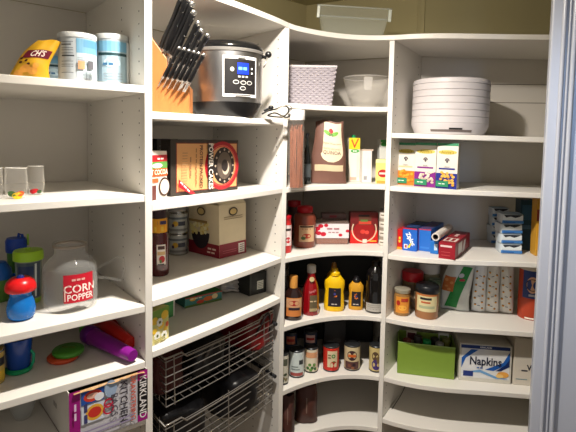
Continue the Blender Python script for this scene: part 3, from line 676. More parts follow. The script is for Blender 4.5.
tin('B3', 168, 186.5, 256, 233, 'grey food can on top of the stack of three', M((150, 146, 140), .5), dtin, 'grey cans stacked beside the popcorn carton', lift=2*h+.002)
t, w, h = carton('popcorn_carton', 'cream and maroon popcorn carton with its top flaps up, bowl printed on it', 'box', 'B3', (219.5, 259), (246, 252.5), 206, .175, body=M((220, 204, 170), .55))
a = Art(flat()); a.rect(0, 0, w, .20*h*1.3, (136, 24, 44)); a.rect(.70*w, .03*h, .93*w, .22*h, (232, 222, 214)); a.lines(.75*w, .9*w, [.06*h, .1*h, .14*h, .18*h], .0025, (60, 40, 44)); a.ell(.5*w, .86*h, .022, .016, (70, 60, 48)); a.ell(.5*w, .86*h, .016, .011, (196, 170, 110)); a.lines(.15*w, .85*w, [.72*h, .76*h], .0025, (150, 130, 100)); a.lines(.1*w, .6*w, [.08*h, .12*h], .003, (180, 80, 90)); a.build('printed_front', t)
a = Art(side_l()); D = .175
a.rect(-D, 0, 0, .25*h, (136, 24, 44)); a.marks(7, -D*.22, .15*h, .014, (240, 214, 200)); a.marks(7, -D*.25, .08*h, .013, (240, 214, 200)); a.poly([(-.60*D+.052*cos(q), .44*h+.062*sin(q)) for q in [pi+pi*i/14 for i in range(15)]], (44, 34, 40))
rn = random.Random(2)
for i in range(46): a.ell(-.60*D+rn.uniform(-.046, .046), .45*h+rn.uniform(-.006, .032)*(1), .0075, .0065, rn.choice([(238, 222, 150), (226, 196, 110), (246, 236, 190)]))
a.ell(-.5*D, .86*h, .024, .016, (70, 60, 48)); a.ell(-.5*D, .86*h, .017, .011, (196, 170, 110)); a.rect(-.9*D, .64*h, -.3*D, .69*h, (150, 120, 70)); a.build('printed_side', t)
fl = MB(); ck = M((226, 214, 186), .6); fl.add([(0, 0, h), (w, 0, h), (w*.95, .03, h+.028), (w*.1, .035, h+.018)], [(0, 1, 2, 3)], ck); fl.add([(0, D, h), (w, D, h), (w, D*.75, h+.03), (0, D*.8, h+.035)], [(0, 1, 2, 3)], ck); fl.build('top_flap', t)
t, w, h = carton('snack_packet', 'thin maroon packet standing behind the popcorn carton', 'packet', 'B3', (240, 243.5), (248.5, 242.8), 200, .02, body=M((120, 20, 40), .45)); a = Art(flat()); a.rect(.2*w, .3*h, .8*w, .7*h, (226, 214, 206)); a.build('printed_front', t)
# --- shelf B4
t, w, h = carton('tea_box', 'pale green and yellow box printed with daisies, standing by the divider', 'box', 'B4', (150.5, 347), (168.5, 338), 313, .055, body=M((206, 206, 120), .5))
a = Art(flat()); a.rect(0, 0, w, h*.5, (214, 206, 140)); a.rect(0, h*.72, w, h, (120, 160, 60)); rn = random.Random(4)
for (x, z, q) in ((.2, .7, .012), (.75, .78, .014), (.55, .5, .011), (.2, .4, .009), (.8, .35, .008)):
    a.ell(x*w, z*h, q, q*.9, (236, 196, 50))
for (x, z) in ((.45, .62), (.3, .25), (.65, .2)):
    for i in range(7): a.ell(x*w+.008*cos(i*.9), z*h+.008*sin(i*.9), .0045, .0045, (240, 240, 230))
    a.ell(x*w, z*h, .004, .004, (80, 90, 40))
a.ell(.8*w, .5*h, .006, .008, (210, 90, 40)); a.lines(.1*w, .7*w, [.1*h, .15*h], .003, (180, 170, 90)); a.build('printed_front', t)
t, w, h = carton('green_packet', 'green cardboard packet leaning behind the daisy box', 'packet', 'B4', (160, 322), (174.5, 316), 296, .012, body=M((60, 140, 80), .5)); a = Art(flat()); a.rect(w*.9, 0, w, h, (226, 226, 216)); a.rect(0, h*.1, w*.88, h*.5, (80, 160, 90)); a.build('printed_front', t)
t, w, h = carton('tea_carton', 'low flat carton with teal and orange landscape print, lying flat', 'box', 'B4', (185, 308.5), (221.5, 300), 298.5, .10, body=M((60, 130, 120), .5))
a = Art(flat()); a.rect(0, 0, w, h, (70, 140, 136)); a.ell(.2*w, .75*h, .012, .007, (236, 180, 60)); a.marks(10, .3*w, .78*h, .009, (236, 226, 200)); a.ell(.62*w, .5*h, .02, .008, (220, 110, 50)); a.ell(.8*w, .6*h, .012, .009, (236, 216, 160)); a.rect(0, 0, w, h*.22, (90, 120, 60)); a.ell(.4*w, .35*h, .015, .006, (206, 70, 50)); a.rect(0, h*.9, w, h, (196, 70, 50)); a.build('printed_front', t)
a = Art(lambda x, z, l: (x, z, h+l)); a.rect(0, 0, w, .098, (56, 130, 70)); a.ell(.5*w, .05, .03, .02, (226, 190, 90)); a.build('printed_top', t)
t, w, h = carton('coffee_box', 'black box with a small white barcode label near the right divider', 'box', 'B4', (249, 296.5), (266, 292), 275, .07, body=M((30, 32, 30), .4))
a = Art(flat()); a.rect(.45*w, .22*h, .82*w, .62*h, (214, 214, 200)); a.lines(.5*w, .78*w, [.28*h, .36*h, .44*h, .52*h], .0016, (60, 60, 50)); a.rect(.03*w, .03*h, .1*w, .97*h, (60, 62, 58)); a.build('printed_front', t)
p = P(230, 292, 'B4'); p.z += .004
t, wp = bag('plastic_bag', 'crumpled white plastic bag lying behind the flat carton', 'bag', p, .085, .045, .05, M((196, 190, 186), .35, bump=.4), atan2(-p.x, p.y)+.3, seed=9, wav=.3); a = Art(wp); band(a, -.02, .012, .01, .03, (176, 176, 180)); a.build('grey_print', t)

# --- wire baskets below B4
def bcurve(X, inset): return front('B', X) + inset
def wbasket(label, z0, z1, n):
    p0 = Vector((-.335, bcurve(-.335, .028), 0)); p1 = Vector((-.045, bcurve(-.045, .03), 0))
    t = root('wire_basket', (p0.x, p0.y, CH+z0), label, 'basket', 'wire baskets on slides'); o = Vector((p0.x, p0.y, CH+z0))
    xs = [p0.x + (p1.x-p0.x)*i/24 for i in range(25)]
    bd1 = Vector((W[1][0]-PAN[0][0][0], W[1][1]-PAN[0][0][1], 0)).normalized(); D_ = .40
    H = z1-z0
    def F_(x, z, dip=0): return Vector((x, bcurve(x, .028) + .012*(1-z/H), CH+z0+z)) - o
    mb = MB()
    for j in range(n):
        z = H*j/(n-1)*.93
        mb.tube([F_(x, z) for x in xs], .0016, CHROME, seg=6)
    mb.build('front_wires', t, smooth=60)
    v = MB()
    for x in (-.315, -.18, -.075): v.tube([F_(x, -.004) + Vector((0, -.003, 0)), F_(x, H)+Vector((0, -.003, 0))], .0018, CHROME, seg=6)
    v.build('upright_wires', t, smooth=60)
    rim = MB(); f0 = F_(p0.x, H); f1 = F_(p1.x, H)
    dipx = lambda x: H - (0 if (x < -.29 or x > -.085) else .018)
    pts = [f0 + bd1*D_ ] + [f0] + [F_(x, dipx(x)) for x in xs[1:-1]] + [f1, f1 + bd1*D_]
    rim.tube(pts, .0028, CHROME, seg=8); rim.build('rim', t, smooth=60)
    for nm, q, xx in (('side_wires', p0, xs[0]), ('side_wires', p1, xs[-1])):
        s = MB()
        for j in range(n): f = F_(xx, H*j/(n-1)*.93); s.tube([f, f + bd1*D_], .0015, CHROME, seg=6)
        for i in range(10): f = F_(xx, 0)+bd1*(D_*i/9); s.tube([f, f+Vector((0, 0, H))], .0013, CHROME, seg=6)
        s.build(nm, t, smooth=60)
    bt = MB()
    for i in range(15):
        x = xs[0] + (xs[-1]-xs[0])*i/14; f = F_(x, 0); bt.tube([f, f + bd1*D_], .0014, CHROME, seg=6)
    for i in range(1, 6): f = [F_(x, 0)+bd1*(D_*i/5) for x in xs[::4]]; bt.tube(f, .0014, CHROME, seg=6)
    bt.build('floor_wires', t, smooth=60)
    e = F_(p1.x, H*.62) + Vector((.012, 0, 0)); rl = MB(); rl.tube([e, e + bd1*D_], .007, M((60, 62, 66), .4, metal=.6), seg=6); rl.build('slide_rail', t, smooth=60)
    return t, bd1
wbasket('upper chrome wire basket holding dark and red packages', -.768, -.622, 7)
wbasket('lower chrome wire basket holding dark bags, cut by the picture bottom', -.968, -.818, 7)
def blob(name, label, cat, px, py, Y, z0, w, d, h, mat, seed, strap=None):
    p = PD(px, py, Y); p.z = CH+z0
    rn = random.Random(seed); ph = [rn.uniform(0, 6.28) for _ in range(8)]
    t = root(name, p, label, cat, None, .93)
    def fn(u, v):
        a_ = 2*pi*u; c, s_ = cos(a_), sin(a_); se = (abs(c)**4+abs(s_)**4)**(-.25); s = min(1, sin(pi*(v*.94+.03))*2.2)**.6
        q = 1 + .05*sin(3*a_+ph[0]+4*v) + .04*sin(5*a_+ph[1]-6*v) + .02*sin(11*a_+ph[2]+9*v)
        return (w/2*c*se*s*q, d/2*s_*se*s*q, h*v*(1 + .07*sin(2*a_+ph[3])*v) + .001)
    MB().sheet(fn, 44, 22, mat, True).build('bag_body', t, smooth=60)
    if strap: MB().tube(spline([(-w*.3, -d*.45, h*.45), (-w*.1, -d*.56, h*.85), (w*.15, -d*.54, h*.9), (w*.3, -d*.45, h*.4)]), .004, strap).build('strap', t, smooth=60)
    return t
zb = -.763
DR = M((112, 14, 18), .4, bump=.3); BK = M((17, 17, 20), .4, bump=.3)
blob('food_bag', 'dark red bag in the right half of the upper wire basket', 'bag', 246, 350, 1.72, zb, .13, .17, .150, DR, 1, M((30, 20, 20), .5))
blob('food_bag', 'dark brown red bag in the left half of the upper wire basket', 'bag', 161, 378, 1.40, zb, .11, .11, .135, M((70, 18, 16), .45, bump=.3), 2)
blob('food_bag', 'black bag in the middle of the upper wire basket', 'bag', 200, 365, 1.52, zb, .13, .12, .125, BK, 3, M((90, 86, 80), .5))
blob('food_bag', 'flat red bag at the back of the upper wire basket, left side', 'bag', 185, 355, 1.72, zb, .22, .12, .155, M((92, 14, 18), .4, bump=.3), 8)
blob('food_bag', 'maroon bag at the back of the upper wire basket, right side', 'bag', 214, 345, 1.86, zb, .17, .09, .155, M((70, 12, 18), .4, bump=.3), 9)
blob('food_bag', 'black bag at the left of the lower wire basket', 'bag', 172, 428, 1.46, -.963, .17, .16, .150, BK, 4)
blob('food_bag', 'black bag at the right of the lower wire basket', 'bag', 230, 418, 1.65, -.963, .17, .17, .150, BK, 5)
blob('food_bag', 'dark grey bag at the back of the lower wire basket, left side', 'bag', 176, 430, 1.68, -.963, .24, .16, .158, M((24, 24, 28), .45, bump=.3), 6)
blob('food_bag', 'dark blue black bag at the back of the lower wire basket, right side', 'bag', 216, 420, 1.88, -.963, .19, .14, .158, M((18, 20, 30), .45, bump=.3), 7)

# =================================================================== CORNER BAY
# --- clear bin on the top shelf
t0 = PD(352, 36, 1.93); t0.z = CH + ztop(t0.x) + .008
w = .30; h = .108
t = root('plastic_bin', t0, 'clear plastic bin lying on the top shelf by the corner', 'bin', None, -.06, -.06)
def trap(u, v, o=0):
    pass
cl = GLASS((216, 226, 220), .30, .15); mb = MB(); x0, x1 = -w*.40, w*.40; d = .13
for (za, zb_, k0, k1) in ((0, h, 1.0, 1.18),):
    lo = [(x0*k0, 0, za), (x1*k0, 0, za), (x1*k0, d, za), (x0*k0, d, za)]; hi = [(x0*k1, -.012, zb_), (x1*k1, -.012, zb_), (x1*k1, d+.012, zb_), (x0*k1, d+.012, zb_)]
    mb.add(lo+hi, [(3, 2, 1, 0), (0, 1, 5, 4), (1, 2, 6, 5), (2, 3, 7, 6), (3, 0, 4, 7)], cl)
mb.build('bin_body', t, bevel=.006)
MB().tube([(x0*1.2, -.014, h), (x1*1.2, -.014, h), (x1*1.2, d+.014, h), (x0*1.2, d+.014, h)], .0035, GLASS((206, 216, 210), .55, .2), closed=True).build('rim', t, smooth=60)
for s_ in (-1, 1): MB().box((x1*1.16*s_-.006, -.016, h*.55), (x1*1.16*s_+.006, -.008, h*.98), M((200, 206, 196), .3)).build('latch', t, bevel=.002)
# --- shelf C1: wicker basket, bowl
t, w, h = carton('wicker_basket', 'white woven basket with small things inside, at the left of the corner shelf', 'basket', 'C1', (290.5, 107), (330, 107.6), 67, .19, nobody=True)
WK = M((160, 152, 158), .6); mb = MB(); d = .18; fl_ = .018
nr = 18
for j in range(nr):
    z = h*(j+.5)/nr; e = fl_*z/h; pts = []
    segs = [((-e, -e), (w+e, -e)), ((w+e, -e), (w+e, d+e)), ((w+e, d+e), (-e, d+e)), ((-e, d+e), (-e, -e))]
    for si, (p0, p1) in enumerate(segs):
        m_ = 14 if si % 2 == 0 else 14
        for i in range(m_):
            u = i/m_; x = p0[0]+(p1[0]-p0[0])*u; y = p0[1]+(p1[1]-p0[1])*u; wv = .0022*(1 if (i+j) % 2 else -1)
            nx, ny = ((0, -1), (1, 0), (0, 1), (-1, 0))[si]; pts.append((x+nx*wv, y+ny*wv, z))
    mb.tube(pts, h/nr*.62, WK, seg=6, closed=True)
mb.build('woven_wall', t, smooth=60)
MB().box((0, 0, 0), (w, d, .004), WK).build('woven_floor', t)
MB().tube([(-fl_-.002, -fl_-.002, h), (w+fl_+.002, -fl_-.002, h), (w+fl_+.002, d+fl_, h), (-fl_-.002, d+fl_, h)], .0055, M((216, 210, 212), .5), closed=True, seg=8).build('woven_rim', t, smooth=60)
c0 = t.matrix_world @ Vector((.02, .09, .005))
def inb(name, label, cat, off_, size, col, col2):
    c = t.matrix_world @ Vector(off_); o = root(name, c, label, cat, None, .25); a_, b_, c_ = size
    MB().box((0, 0, 0), (a_, b_, c_), M(col, .5)).build('pack_body', o, bevel=.002); ar = Art(flat()); ar.rect(a_*.1, c_*.55, a_*.9, c_*.9, col2); ar.build('printed_front', o)
inb('spice_packet', 'brown and green packet poking out of the white woven basket', 'packet', (.006, .045, .005), (.028, .012, h+.010), (96, 60, 40), (70, 110, 60))
inb('seasoning_box', 'dark packet in the white woven basket', 'packet', (.045, .05, .005), (.03, .012, h-.004), (60, 44, 36), (180, 140, 60))
inb('paper_packet', 'white paper packet lying on top of the woven basket contents', 'packet', (.06, .10, .005), (.07, .05, h+.012), (226, 220, 214), (206, 200, 196))
t, r, h = rnd('glass_bowl', 'large clear glass mixing bowl beside the woven basket', 'bowl', 'C1', 342, 389, 109, 78)
MB().lathe(profile([(.001, 0), (.45, 0), (.5, .04), (.75, .35), (.92, .7), (1, 1), (.96, 1), (.88, .7), (.7, .36), (.42, .07), (.001, .06)], r*.97, h), GLASS((236, 230, 220), .2), seg=44, cap=False).build('bowl_glass', t, smooth=50)
MB().tube([(r*.95*cos(i*pi/16), r*.95*sin(i*pi/16), h) for i in range(32)], .002, GLASS((250, 246, 240), .5), closed=True).build('rim', t, smooth=60)
a = Art(cyl(r, rf=lambda z: r*.97*(.56+.44*z/h), a0=.15)); a.rect(-.25*r, .58*h, .12*r, .95*h, M((236, 232, 226), .3, alpha=.55)); a.build('paper_sticker', t)
# --- shelf C2
t, r, h = rnd('pasta_canister', 'tall clear canister of brown spaghetti with a white lid', 'canister', 'C2', 287.5, 304.5, 190, 110)
MB().lathe(profile([(.001, 0), (.9, 0), (.94, .02), (.94, .9)], r, h), GLASS((236, 226, 216), .12), seg=28, cap=False).build('clear_body', t, smooth=50)
MB().lathe(profile([(.98, .87), (1.02, .88), (1.02, .98), (.95, 1), (.001, 1)], r, h), M((214, 210, 206), .4), cap=False).build('lid', t, smooth=50)
mb = MB(); rn = random.Random(8)
for i in range(70):
    q = rn.uniform(0, 6.28); rr = r*.84*sqrt(rn.random()); q2 = q+rn.uniform(-.5, .5); r2 = r*.84*sqrt(rn.random())
    mb.tube([(rr*cos(q), rr*sin(q), h*.02), (r2*cos(q2), r2*sin(q2), h*rn.uniform(.72, .82))], .0014, M((132, 74, 46), .5), seg=5)
pa = mb.build('spaghetti', t, smooth=60); pa['kind'] = 'stuff'
t, r, h = rnd('wine_bottle', 'slim dark glass bottle between the pasta canister and the quinoa bag', 'bottle', 'C2', 303, 311.5, 184.5, 133)
MB().lathe(profile([(.001, 0), (.95, 0), (1, .02), (1, .5), (.9, .6), (.45, .74), (.36, .8), (.36, .93)], r, h), M((22, 26, 24), .1, coat=.6), cap=False).build('bottle_glass', t, smooth=60)
MB().lathe(profile([(.45, .9), (.45, .99), (.001, 1)], r, h), M((20, 20, 22), .3), cap=False).build('cap', t, smooth=50)
a = Art(cyl(r)); a.rect(-.9*r, .14*h, .9*r, .4*h, (70, 76, 78)); a.build('printed_label', t)
p = P(328.5, 184, 'C2') + Vector((.0, .02, 0)); p.z += .002; w = 37*p.y/F; h = hgt(328, 121, p)
t, wp = bag('quinoa_bag', 'brown and cream paper bag of quinoa, upper corner folded', 'bag', p, w, h, .06, M((112, 78, 66), .6, bump=.25), atan2(-p.x, p.y), seed=5, topw=.74, wav=.05)
a = Art(wp); CR = (226, 208, 176)
def fillgrid(a, fx0, fx1, z0, z1, c, n=12, nu=8):
    l = a.up(); vs = []; fs = []
    for j in range(n+1):
        z = z0+(z1-z0)*j/n; xa, xb = fx0(z/h), fx1(z/h)
        for i in range(nu+1): vs.append(a.w(xa+(xb-xa)*i/nu, z, l))
    for j in range(n):
        for i in range(nu): fs.append((j*(nu+1)+i, j*(nu+1)+i+1, (j+1)*(nu+1)+i+1, (j+1)*(nu+1)+i))
    a.add(vs, fs, M(c, .6))
fillgrid(a, lambda v: -.19*w if v > .5 else (-.19*w + 0*w if v > .48 else -.30*w*sqrt(max(0, 1-((.5-v)/.16)**2)) + .06*w), lambda v: .42*w if v > .5 else .06*w + .36*w*sqrt(max(0, 1-((.5-v)/.16)**2)), .345*h, .97*h, CR, 20)
fillgrid(a, lambda v: -.40*w, lambda v: .42*w, .20*h, .30*h, (206, 184, 150), 4)
a.ell(.06*w, .83*h, .012, .012, (176, 24, 34)); a.ell(-.06*w, .80*h, .02, .008, (110, 170, 60), rot=-.35); a.ell(.19*w, .80*h, .02, .008, (110, 170, 60), rot=.35); a.text('OO', .06*w, .775*h, .014, (30, 44, 30), bold=.03)
a.text('Organic Whole Grain', .09*w, .64*h, .0105, (110, 90, 80), sx=.9); a.text('WHITE ORGANIC', .09*w, .555*h, .010, (150, 120, 100)); a.text('QUINOA', .09*w, .495*h, .020, (90, 60, 54), sx=.95)
a.build('printed_front', t)
t, w, h = carton('juice_carton', 'white and yellow drink carton with a green cap', 'carton', 'C2', (348.5, 181.5), (359.5, 181.5), 138, .05, body=M((226, 220, 206), .5))
a = Art(flat()); a.rect(0, h*.74, w, h, (236, 206, 40)); a.poly([(.2*w, h*.95), (.5*w, h*.76), (.9*w, h*.98), (.8*w, h*.99), (.5*w, h*.83), (.3*w, h*.97)], (200, 60, 40)); a.ell(.55*w, h*.70, .4*w, .04*h, (80, 170, 80)); a.marks(3, .55*w, .70*h, .011, (240, 240, 230)); a.rect(.72*w, .1*h, .9*w, .6*h, (236, 214, 190)); a.rect(.1*w, .03*h, .7*w, .10*h, (206, 170, 150)); a.build('printed_front', t)
MB().lathe([(.009, 0), (.009, .012), (.001, .012)], M((30, 150, 90), .4), c=(w*.5, .022), cap=False).build('cap', t, smooth=50).location = (0, 0, h)
t, w, h = carton('broth_carton', 'short plain white carton with slanted top, right of the yellow drink carton', 'carton', 'C2', (362, 182.5), (371.5, 182.5), 151, .055, body=M((226, 222, 216), .5))
MB().prism([(0, 0), (w*1.15, 0), (w*1.15, .05), (0, .05)], 0, .006, M((196, 176, 160), .5)).build('top_fold', t).location = (0, 0, h)
a = Art(flat()); a.rect(.15*w, .08*h, .5*w, .2*h, (150, 150, 156)); a.rect(.5*w, .2*h, .62*w, .8*h, (214, 206, 214)); a.build('printed_front', t)
t, w, h = carton('baking_mix_box', 'small yellow box with a red oval, against the right divider', 'box', 'C2', (375.5, 183.5), (387, 183.8), 159.5, .05, body=M((226, 206, 100), .5))
a = Art(flat()); a.rect(0, 0, w, h, (228, 210, 120)); a.ell(.62*w, .42*h, .019, .016, (170, 24, 30)); a.rect(.3*w, .38*h, .9*w, .46*h, (236, 200, 190)); a.rect(.0, .85*h, w, h, (236, 226, 160)); a.rect(.1*w, 0, .9*w, .12*h, (206, 150, 60)); a.build('printed_front', t)
t, w, h = carton('cornstarch_box', 'white and green box standing behind the small yellow box', 'box', 'C2', (379, 179.8), (388, 179.8), 139.5, .04, body=M((226, 226, 216), .5)); a = Art(flat()); a.ell(.5*w, .88*h, .014, .01, (60, 160, 70)); a.rect(.1*w, .93*h, .9*w, .99*h, (60, 160, 80)); a.build('printed_front', t)
# --- shelf C3
def jar(name, label, cat, k, xl, xr, yb, yt, body, lidc, deco, lidh=.16, neck=.8, group=None, shoulder=.78):
    t, r, h = rnd(name, label, cat, k, xl, xr, yb, yt, group)
    MB().lathe(profile([(.001, 0), (.93, 0), (1, .03), (1, shoulder-.06), (.93, shoulder), (neck, 1-lidh), (neck, 1-lidh*.5)], r, h), body, seg=32, cap=False).build('jar_body', t, smooth=50)
    MB().lathe(profile([(neck*1.04, 1-lidh), (neck*1.08, 1-lidh*.9), (neck*1.08, 1-lidh*.1), (neck*1.0, 1), (.001, 1)], r, h), lidc, seg=32, cap=False).build('lid', t, smooth=50)
    a = Art(cyl(r)); deco(a, r, h); a.build('printed_label', t); return t, r, h
RL = M((176, 16, 30), .3); 
def d1(a, r, h): a.rect(-.5*r, .16*h, .95*r, .56*h, (206, 170, 130)); a.marks(5, .22*r, .47*h, .014, (150, 24, 24), bold=.03); a.ell(.2*r, .3*h, .4*r, .06*h, (180, 60, 40)); a.ell(-.1*r, .25*h, .2*r, .04*h, (70, 100, 50)); a.rect(-.4*r, .51*h, .85*r, .55*h, (60, 40, 30))
jar('salsa_jar', 'reddish brown sauce jar with a tan label and a red lid', 'jar', 'C3', 293, 315.5, 248.5, 206, M((128, 62, 44), .25, coat=.3), RL, d1, lidh=.15, neck=.66, shoulder=.8)
jar('sauce_jar', 'tall dark jar with a red lid, behind the tan labelled sauce jar', 'jar', 'C3', 287, 300.5, 240, 200.5, M((70, 36, 32), .3), RL, lambda a, r, h: a.rect(-.8*r, .2*h, .6*r, .6*h, (96, 50, 44)), lidh=.15, neck=.9)
jar('sauce_jar', 'narrow red and white jar against the left divider', 'jar', 'C3', 278, 291.5, 253.5, 215, M((190, 40, 40), .3), RL, lambda a, r, h: (a.rect(-.9*r, .2*h, 1.2*r, .75*h, (226, 210, 206)), a.ell(.5*r, .35*h, .4*r, .08*h, (190, 40, 50)), a.rect(.1*r, .6*h, 1.0*r, .66*h, (60, 50, 50))), lidh=.12, neck=.85)
t, w, h = carton('cherry_package', 'clear flat package with a white band printed with red cherries', 'package', 'C3', (315, 244.5), (348.5, 244.5), 222, .10, body=GLASS((176, 150, 140), .55, .2))
a = Art(flat()); a.rect(0, .28*h, w, .92*h, (226, 216, 218))
for (x, z, q) in ((.06, .7, .012), (.16, .82, .011), (.10, .5, .011), (.24, .46, .012), (.32, .85, .009), (.75, .42, .008), (.96, .6, .008), (.02, .55, .01)): a.ell(x*w, z*h, q, q*.75, (190, 20, 46))
a.marks(8, .55*w, .70*h, .014, (170, 110, 120)); a.marks(10, .55*w, .54*h, .009, (170, 130, 130)); a.build('printed_band', t)
hch = h
MB().box((.004, .004, .002), (w-.004, .09, h*.45), M((150, 96, 76), .7, bump=.6)).build('pressed_fruit', t)
t, w, h = carton('chocolate_package', 'maroon flat package lying on top behind the cherry package', 'package', 'C3', (322, 242), (346, 242), 236.5, .05, body=M((110, 84, 80), .4)); a = Art(flat()); a.rect(.3*w, .3*h, .6*w, .7*h, (140, 40, 50)); a.build('printed_front', t); t.location.z += hch + .001; t.location.y += .015
t, w, h = carton('tomato_package', 'red carton with a round window showing red fruit', 'package', 'C3', (350, 243.5), (377.5, 243.5), 212.5, .045, body=M((110, 30, 30), .4))
a = Art(flat()); a.rect(0, 0, w, .42*h, (206, 26, 22)); a.ring(.5*w, .45*h, .37*h, .41*h, (214, 190, 160), a0=pi*.85, a1=pi*2.15); a.ell(.5*w, .42*h, .34*h, .30*h, (150, 20, 22)); a.rect(.3*w, .60*h, .75*w, .86*h, (96, 60, 44)); a.rect(.3*w, .62*h, .75*w, .72*h, (206, 70, 50)); a.rect(.36*w, .7*h, .62*w, .77*h, (90, 120, 60)); a.rect(.28*w, .87*h, .68*w, .92*h, (30, 24, 22)); a.ell(.45*w, .38*h, .1*w, .08*w, (206, 60, 50)); a.ell(.6*w, .36*h, .08*w, .07*w, (214, 70, 60)); a.rect(.45*w, .02*h, .6*w, .14*h, (236, 220, 206)); a.rect(.7*w, .06*h, .95*w, .1*h, (236, 180, 60)); a.build('printed_front', t)
def spice(a, r, h):
    a.rect(-1.3*r, .12*h, 1.3*r, .62*h, (226, 220, 208)); a.rect(-.8*r, .3*h, .6*r, .44*h, (120, 110, 96))
hh = 0
for i, nm in enumerate(('bottom', 'second from the bottom', 'third from the bottom', 'topmost')):
    t, r, h = rnd('spice_tin', 'small white spice tin, %s of the stack by the right divider' % nm, 'tin', 'C3', 378.5, 389, 246, 236, 'stacked spice tins on the corner shelf'); t.location.z += hh; hh += h+.0008
    MB().lathe(profile([(1, 0), (1, .68)], r, h), M((206, 200, 188), .4)).build('tin_body', t, smooth=50)
    MB().lathe(profile([(1.03, .68), (1.03, .99), (.95, 1)], r, h), M((90, 84, 76) if i == 3 else (150, 140, 126), .35)).build('lid', t, smooth=50); a = Art(cyl(r)); spice(a, r, h); a.build('printed_label', t)
# --- shelf C4
t, r, h = rnd('sauce_bottle', 'dark glass bottle with a gold neck and an orange and red label', 'bottle', 'C4', 283.5, 302, 321, 275, squash=.7)
MB().lathe(profile([(.001, 0), (.93, 0), (1, .03), (1, .54), (.9, .62), (.42, .72), (.40, .74)], r, h), M((34, 16, 14), .12, coat=.5), sy=.75, cap=False).build('bottle_glass', t, smooth=60)
MB().lathe(profile([(.42, .72), (.44, .74), (.44, .99), (.001, 1)], r, h), M((214, 150, 70), .4), cap=False).build('gold_cap', t, smooth=50)
a = Art(cyl(r, sy=.75)); a.rect(-.8*r, .10*h, 1.1*r, .52*h, (196, 120, 60)); a.rect(-.8*r, .3*h, 1.1*r, .5*h, (196, 150, 110)); a.ell(.1*r, .40*h, .6*r, .06*h, (150, 24, 20)); a.rect(-.5*r, .24*h, .8*r, .30*h, (40, 30, 40)); a.build('printed_label', t)
t, r, h = rnd('vinegar_bottle', 'dark bottle with a black cap behind the gold necked bottle', 'bottle', 'C4', 276, 291, 313, 269); MB().lathe(profile([(.001, 0), (1, 0), (1, .7), (.5, .85), (.5, .9)], r, h), M((30, 28, 30), .2), cap=False).build('bottle_glass', t, smooth=60); MB().lathe(profile([(.6, .86), (.6, 1), (.001, 1)], r, h), M((70, 70, 72), .4), cap=False).build('cap', t, smooth=50)
t, r, h = rnd('ketchup_bottle', 'red ketchup bottle with a white cap', 'bottle', 'C4', 301.5, 319, 316.5, 264.5)
MB().lathe(profile([(.001, 0), (.9, 0), (.98, .03), (1, .12), (.92, .4), (.82, .58), (.55, .70), (.46, .78), (.46, .86)], r, h), M((140, 12, 20), .2, coat=.4), seg=10, cap=False).build('bottle_body', t, smooth=30)
MB().lathe(profile([(.46, .84), (.52, .85), (.52, .98), (.42, 1), (.001, 1)], r, h), M((206, 204, 196), .35), cap=False).build('cap', t, smooth=50)
a = Art(cyl(r, rf=lambda z: r*(1.0 if z < .4*h else .95-.4*(z/h-.4)))); a.rect(-.1*r, .12*h, .85*r, .42*h, (96, 84, 60)); a.text('Simply', .25*r, .5*h, .013, (226, 150, 150), rot=.35); a.marks(5, .36*r, .30*h, .011, (216, 190, 150)); a.ell(.1*r, .74*h, .35*r, .05*h, (196, 180, 130)); a.rect(-.1*r, .1*h, .8*r, .16*h, (170, 150, 110)); a.build('printed_label', t)
YEL = M((232, 186, 16), .3)
def mustard(xl, xr, yb, yt, label, mat, cap):
    t, r, h = rnd('mustard_bottle', label, 'bottle', 'C4', xl, xr, yb, yt, squash=.62)
    MB().lathe(profile([(.001, 0), (.9, 0), (.98, .03), (1, .12), (.95, .36), (.90, .45), (1.0, .62), (.97, .72), (.62, .82), (.5, .85)], r, h), mat, sy=.6, cap=False, seg=32).build('bottle_body', t, smooth=60)
    MB().lathe(profile([(.50, .84), (.50, .90), (.34, .93), (.30, .99), (.001, 1)], r, h), cap, cap=False).build('cap', t, smooth=50)
    a = Art(cyl(r, sy=.6, rf=lambda z: r*(1.0 if z < .2*h else (.93 if z < .5*h else .96)))); a.rect(-.62*r, .12*h, .72*r, .56*h, (30, 26, 34)); a.text('MUSTARD', .05*r, .27*h, .26*r, (226, 170, 40), bold=.03)
    a.marks(6, .05*r, .18*h, .008, (206, 196, 186)); 
    for i in range(8): a.ell(.05*r+.22*r*cos(i*pi/4), .42*h+.07*h*sin(i*pi/4), .08*r, .02*h, (226, 120, 40))
    a.ell(.05*r, .42*h, .12*r, .03*h, (60, 60, 130)); a.build('printed_label', t)
mustard(323.5, 344, 312, 268, 'large bright yellow mustard squeeze bottle with a black label', YEL, YEL)
mustard(348, 363, 310.5, 276, 'smaller golden mustard bottle with a black cap', M((206, 150, 40), .3), M((26, 24, 26), .3))
t, r, h = rnd('squeeze_bottle', 'brownish mustard bottle standing behind the large yellow one', 'bottle', 'C4', 326, 340, 305.5, 262); MB().lathe(profile([(.001, 0), (1, 0), (1, .7), (.4, .82)], r, h), M((176, 120, 24), .35), cap=False).build('bottle_body', t, smooth=50); MB().lathe(profile([(.5, .8), (.3, .98), (.001, 1)], r, h), M((160, 110, 30), .35), cap=False).build('cap', t, smooth=50)
t, r, h = rnd('soy_sauce_jug', 'big black sauce jug with ribbed sides and a pale label, at the right divider', 'bottle', 'C4', 364, 384.5, 314, 261)
MB().lathe(profile([(.001, 0), (.95, 0), (1, .03), (1, .2), (.96, .22), (.98, .3), (.93, .33), (.97, .4), (.93, .44), (.98, .5), (.94, .56), (.99, .62), (.98, .72), (.85, .82), (.45, .9), (.4, .93)], r, h), M((14, 13, 14), .12, coat=.6), seg=32, cap=False).build('bottle_body', t, smooth=50)
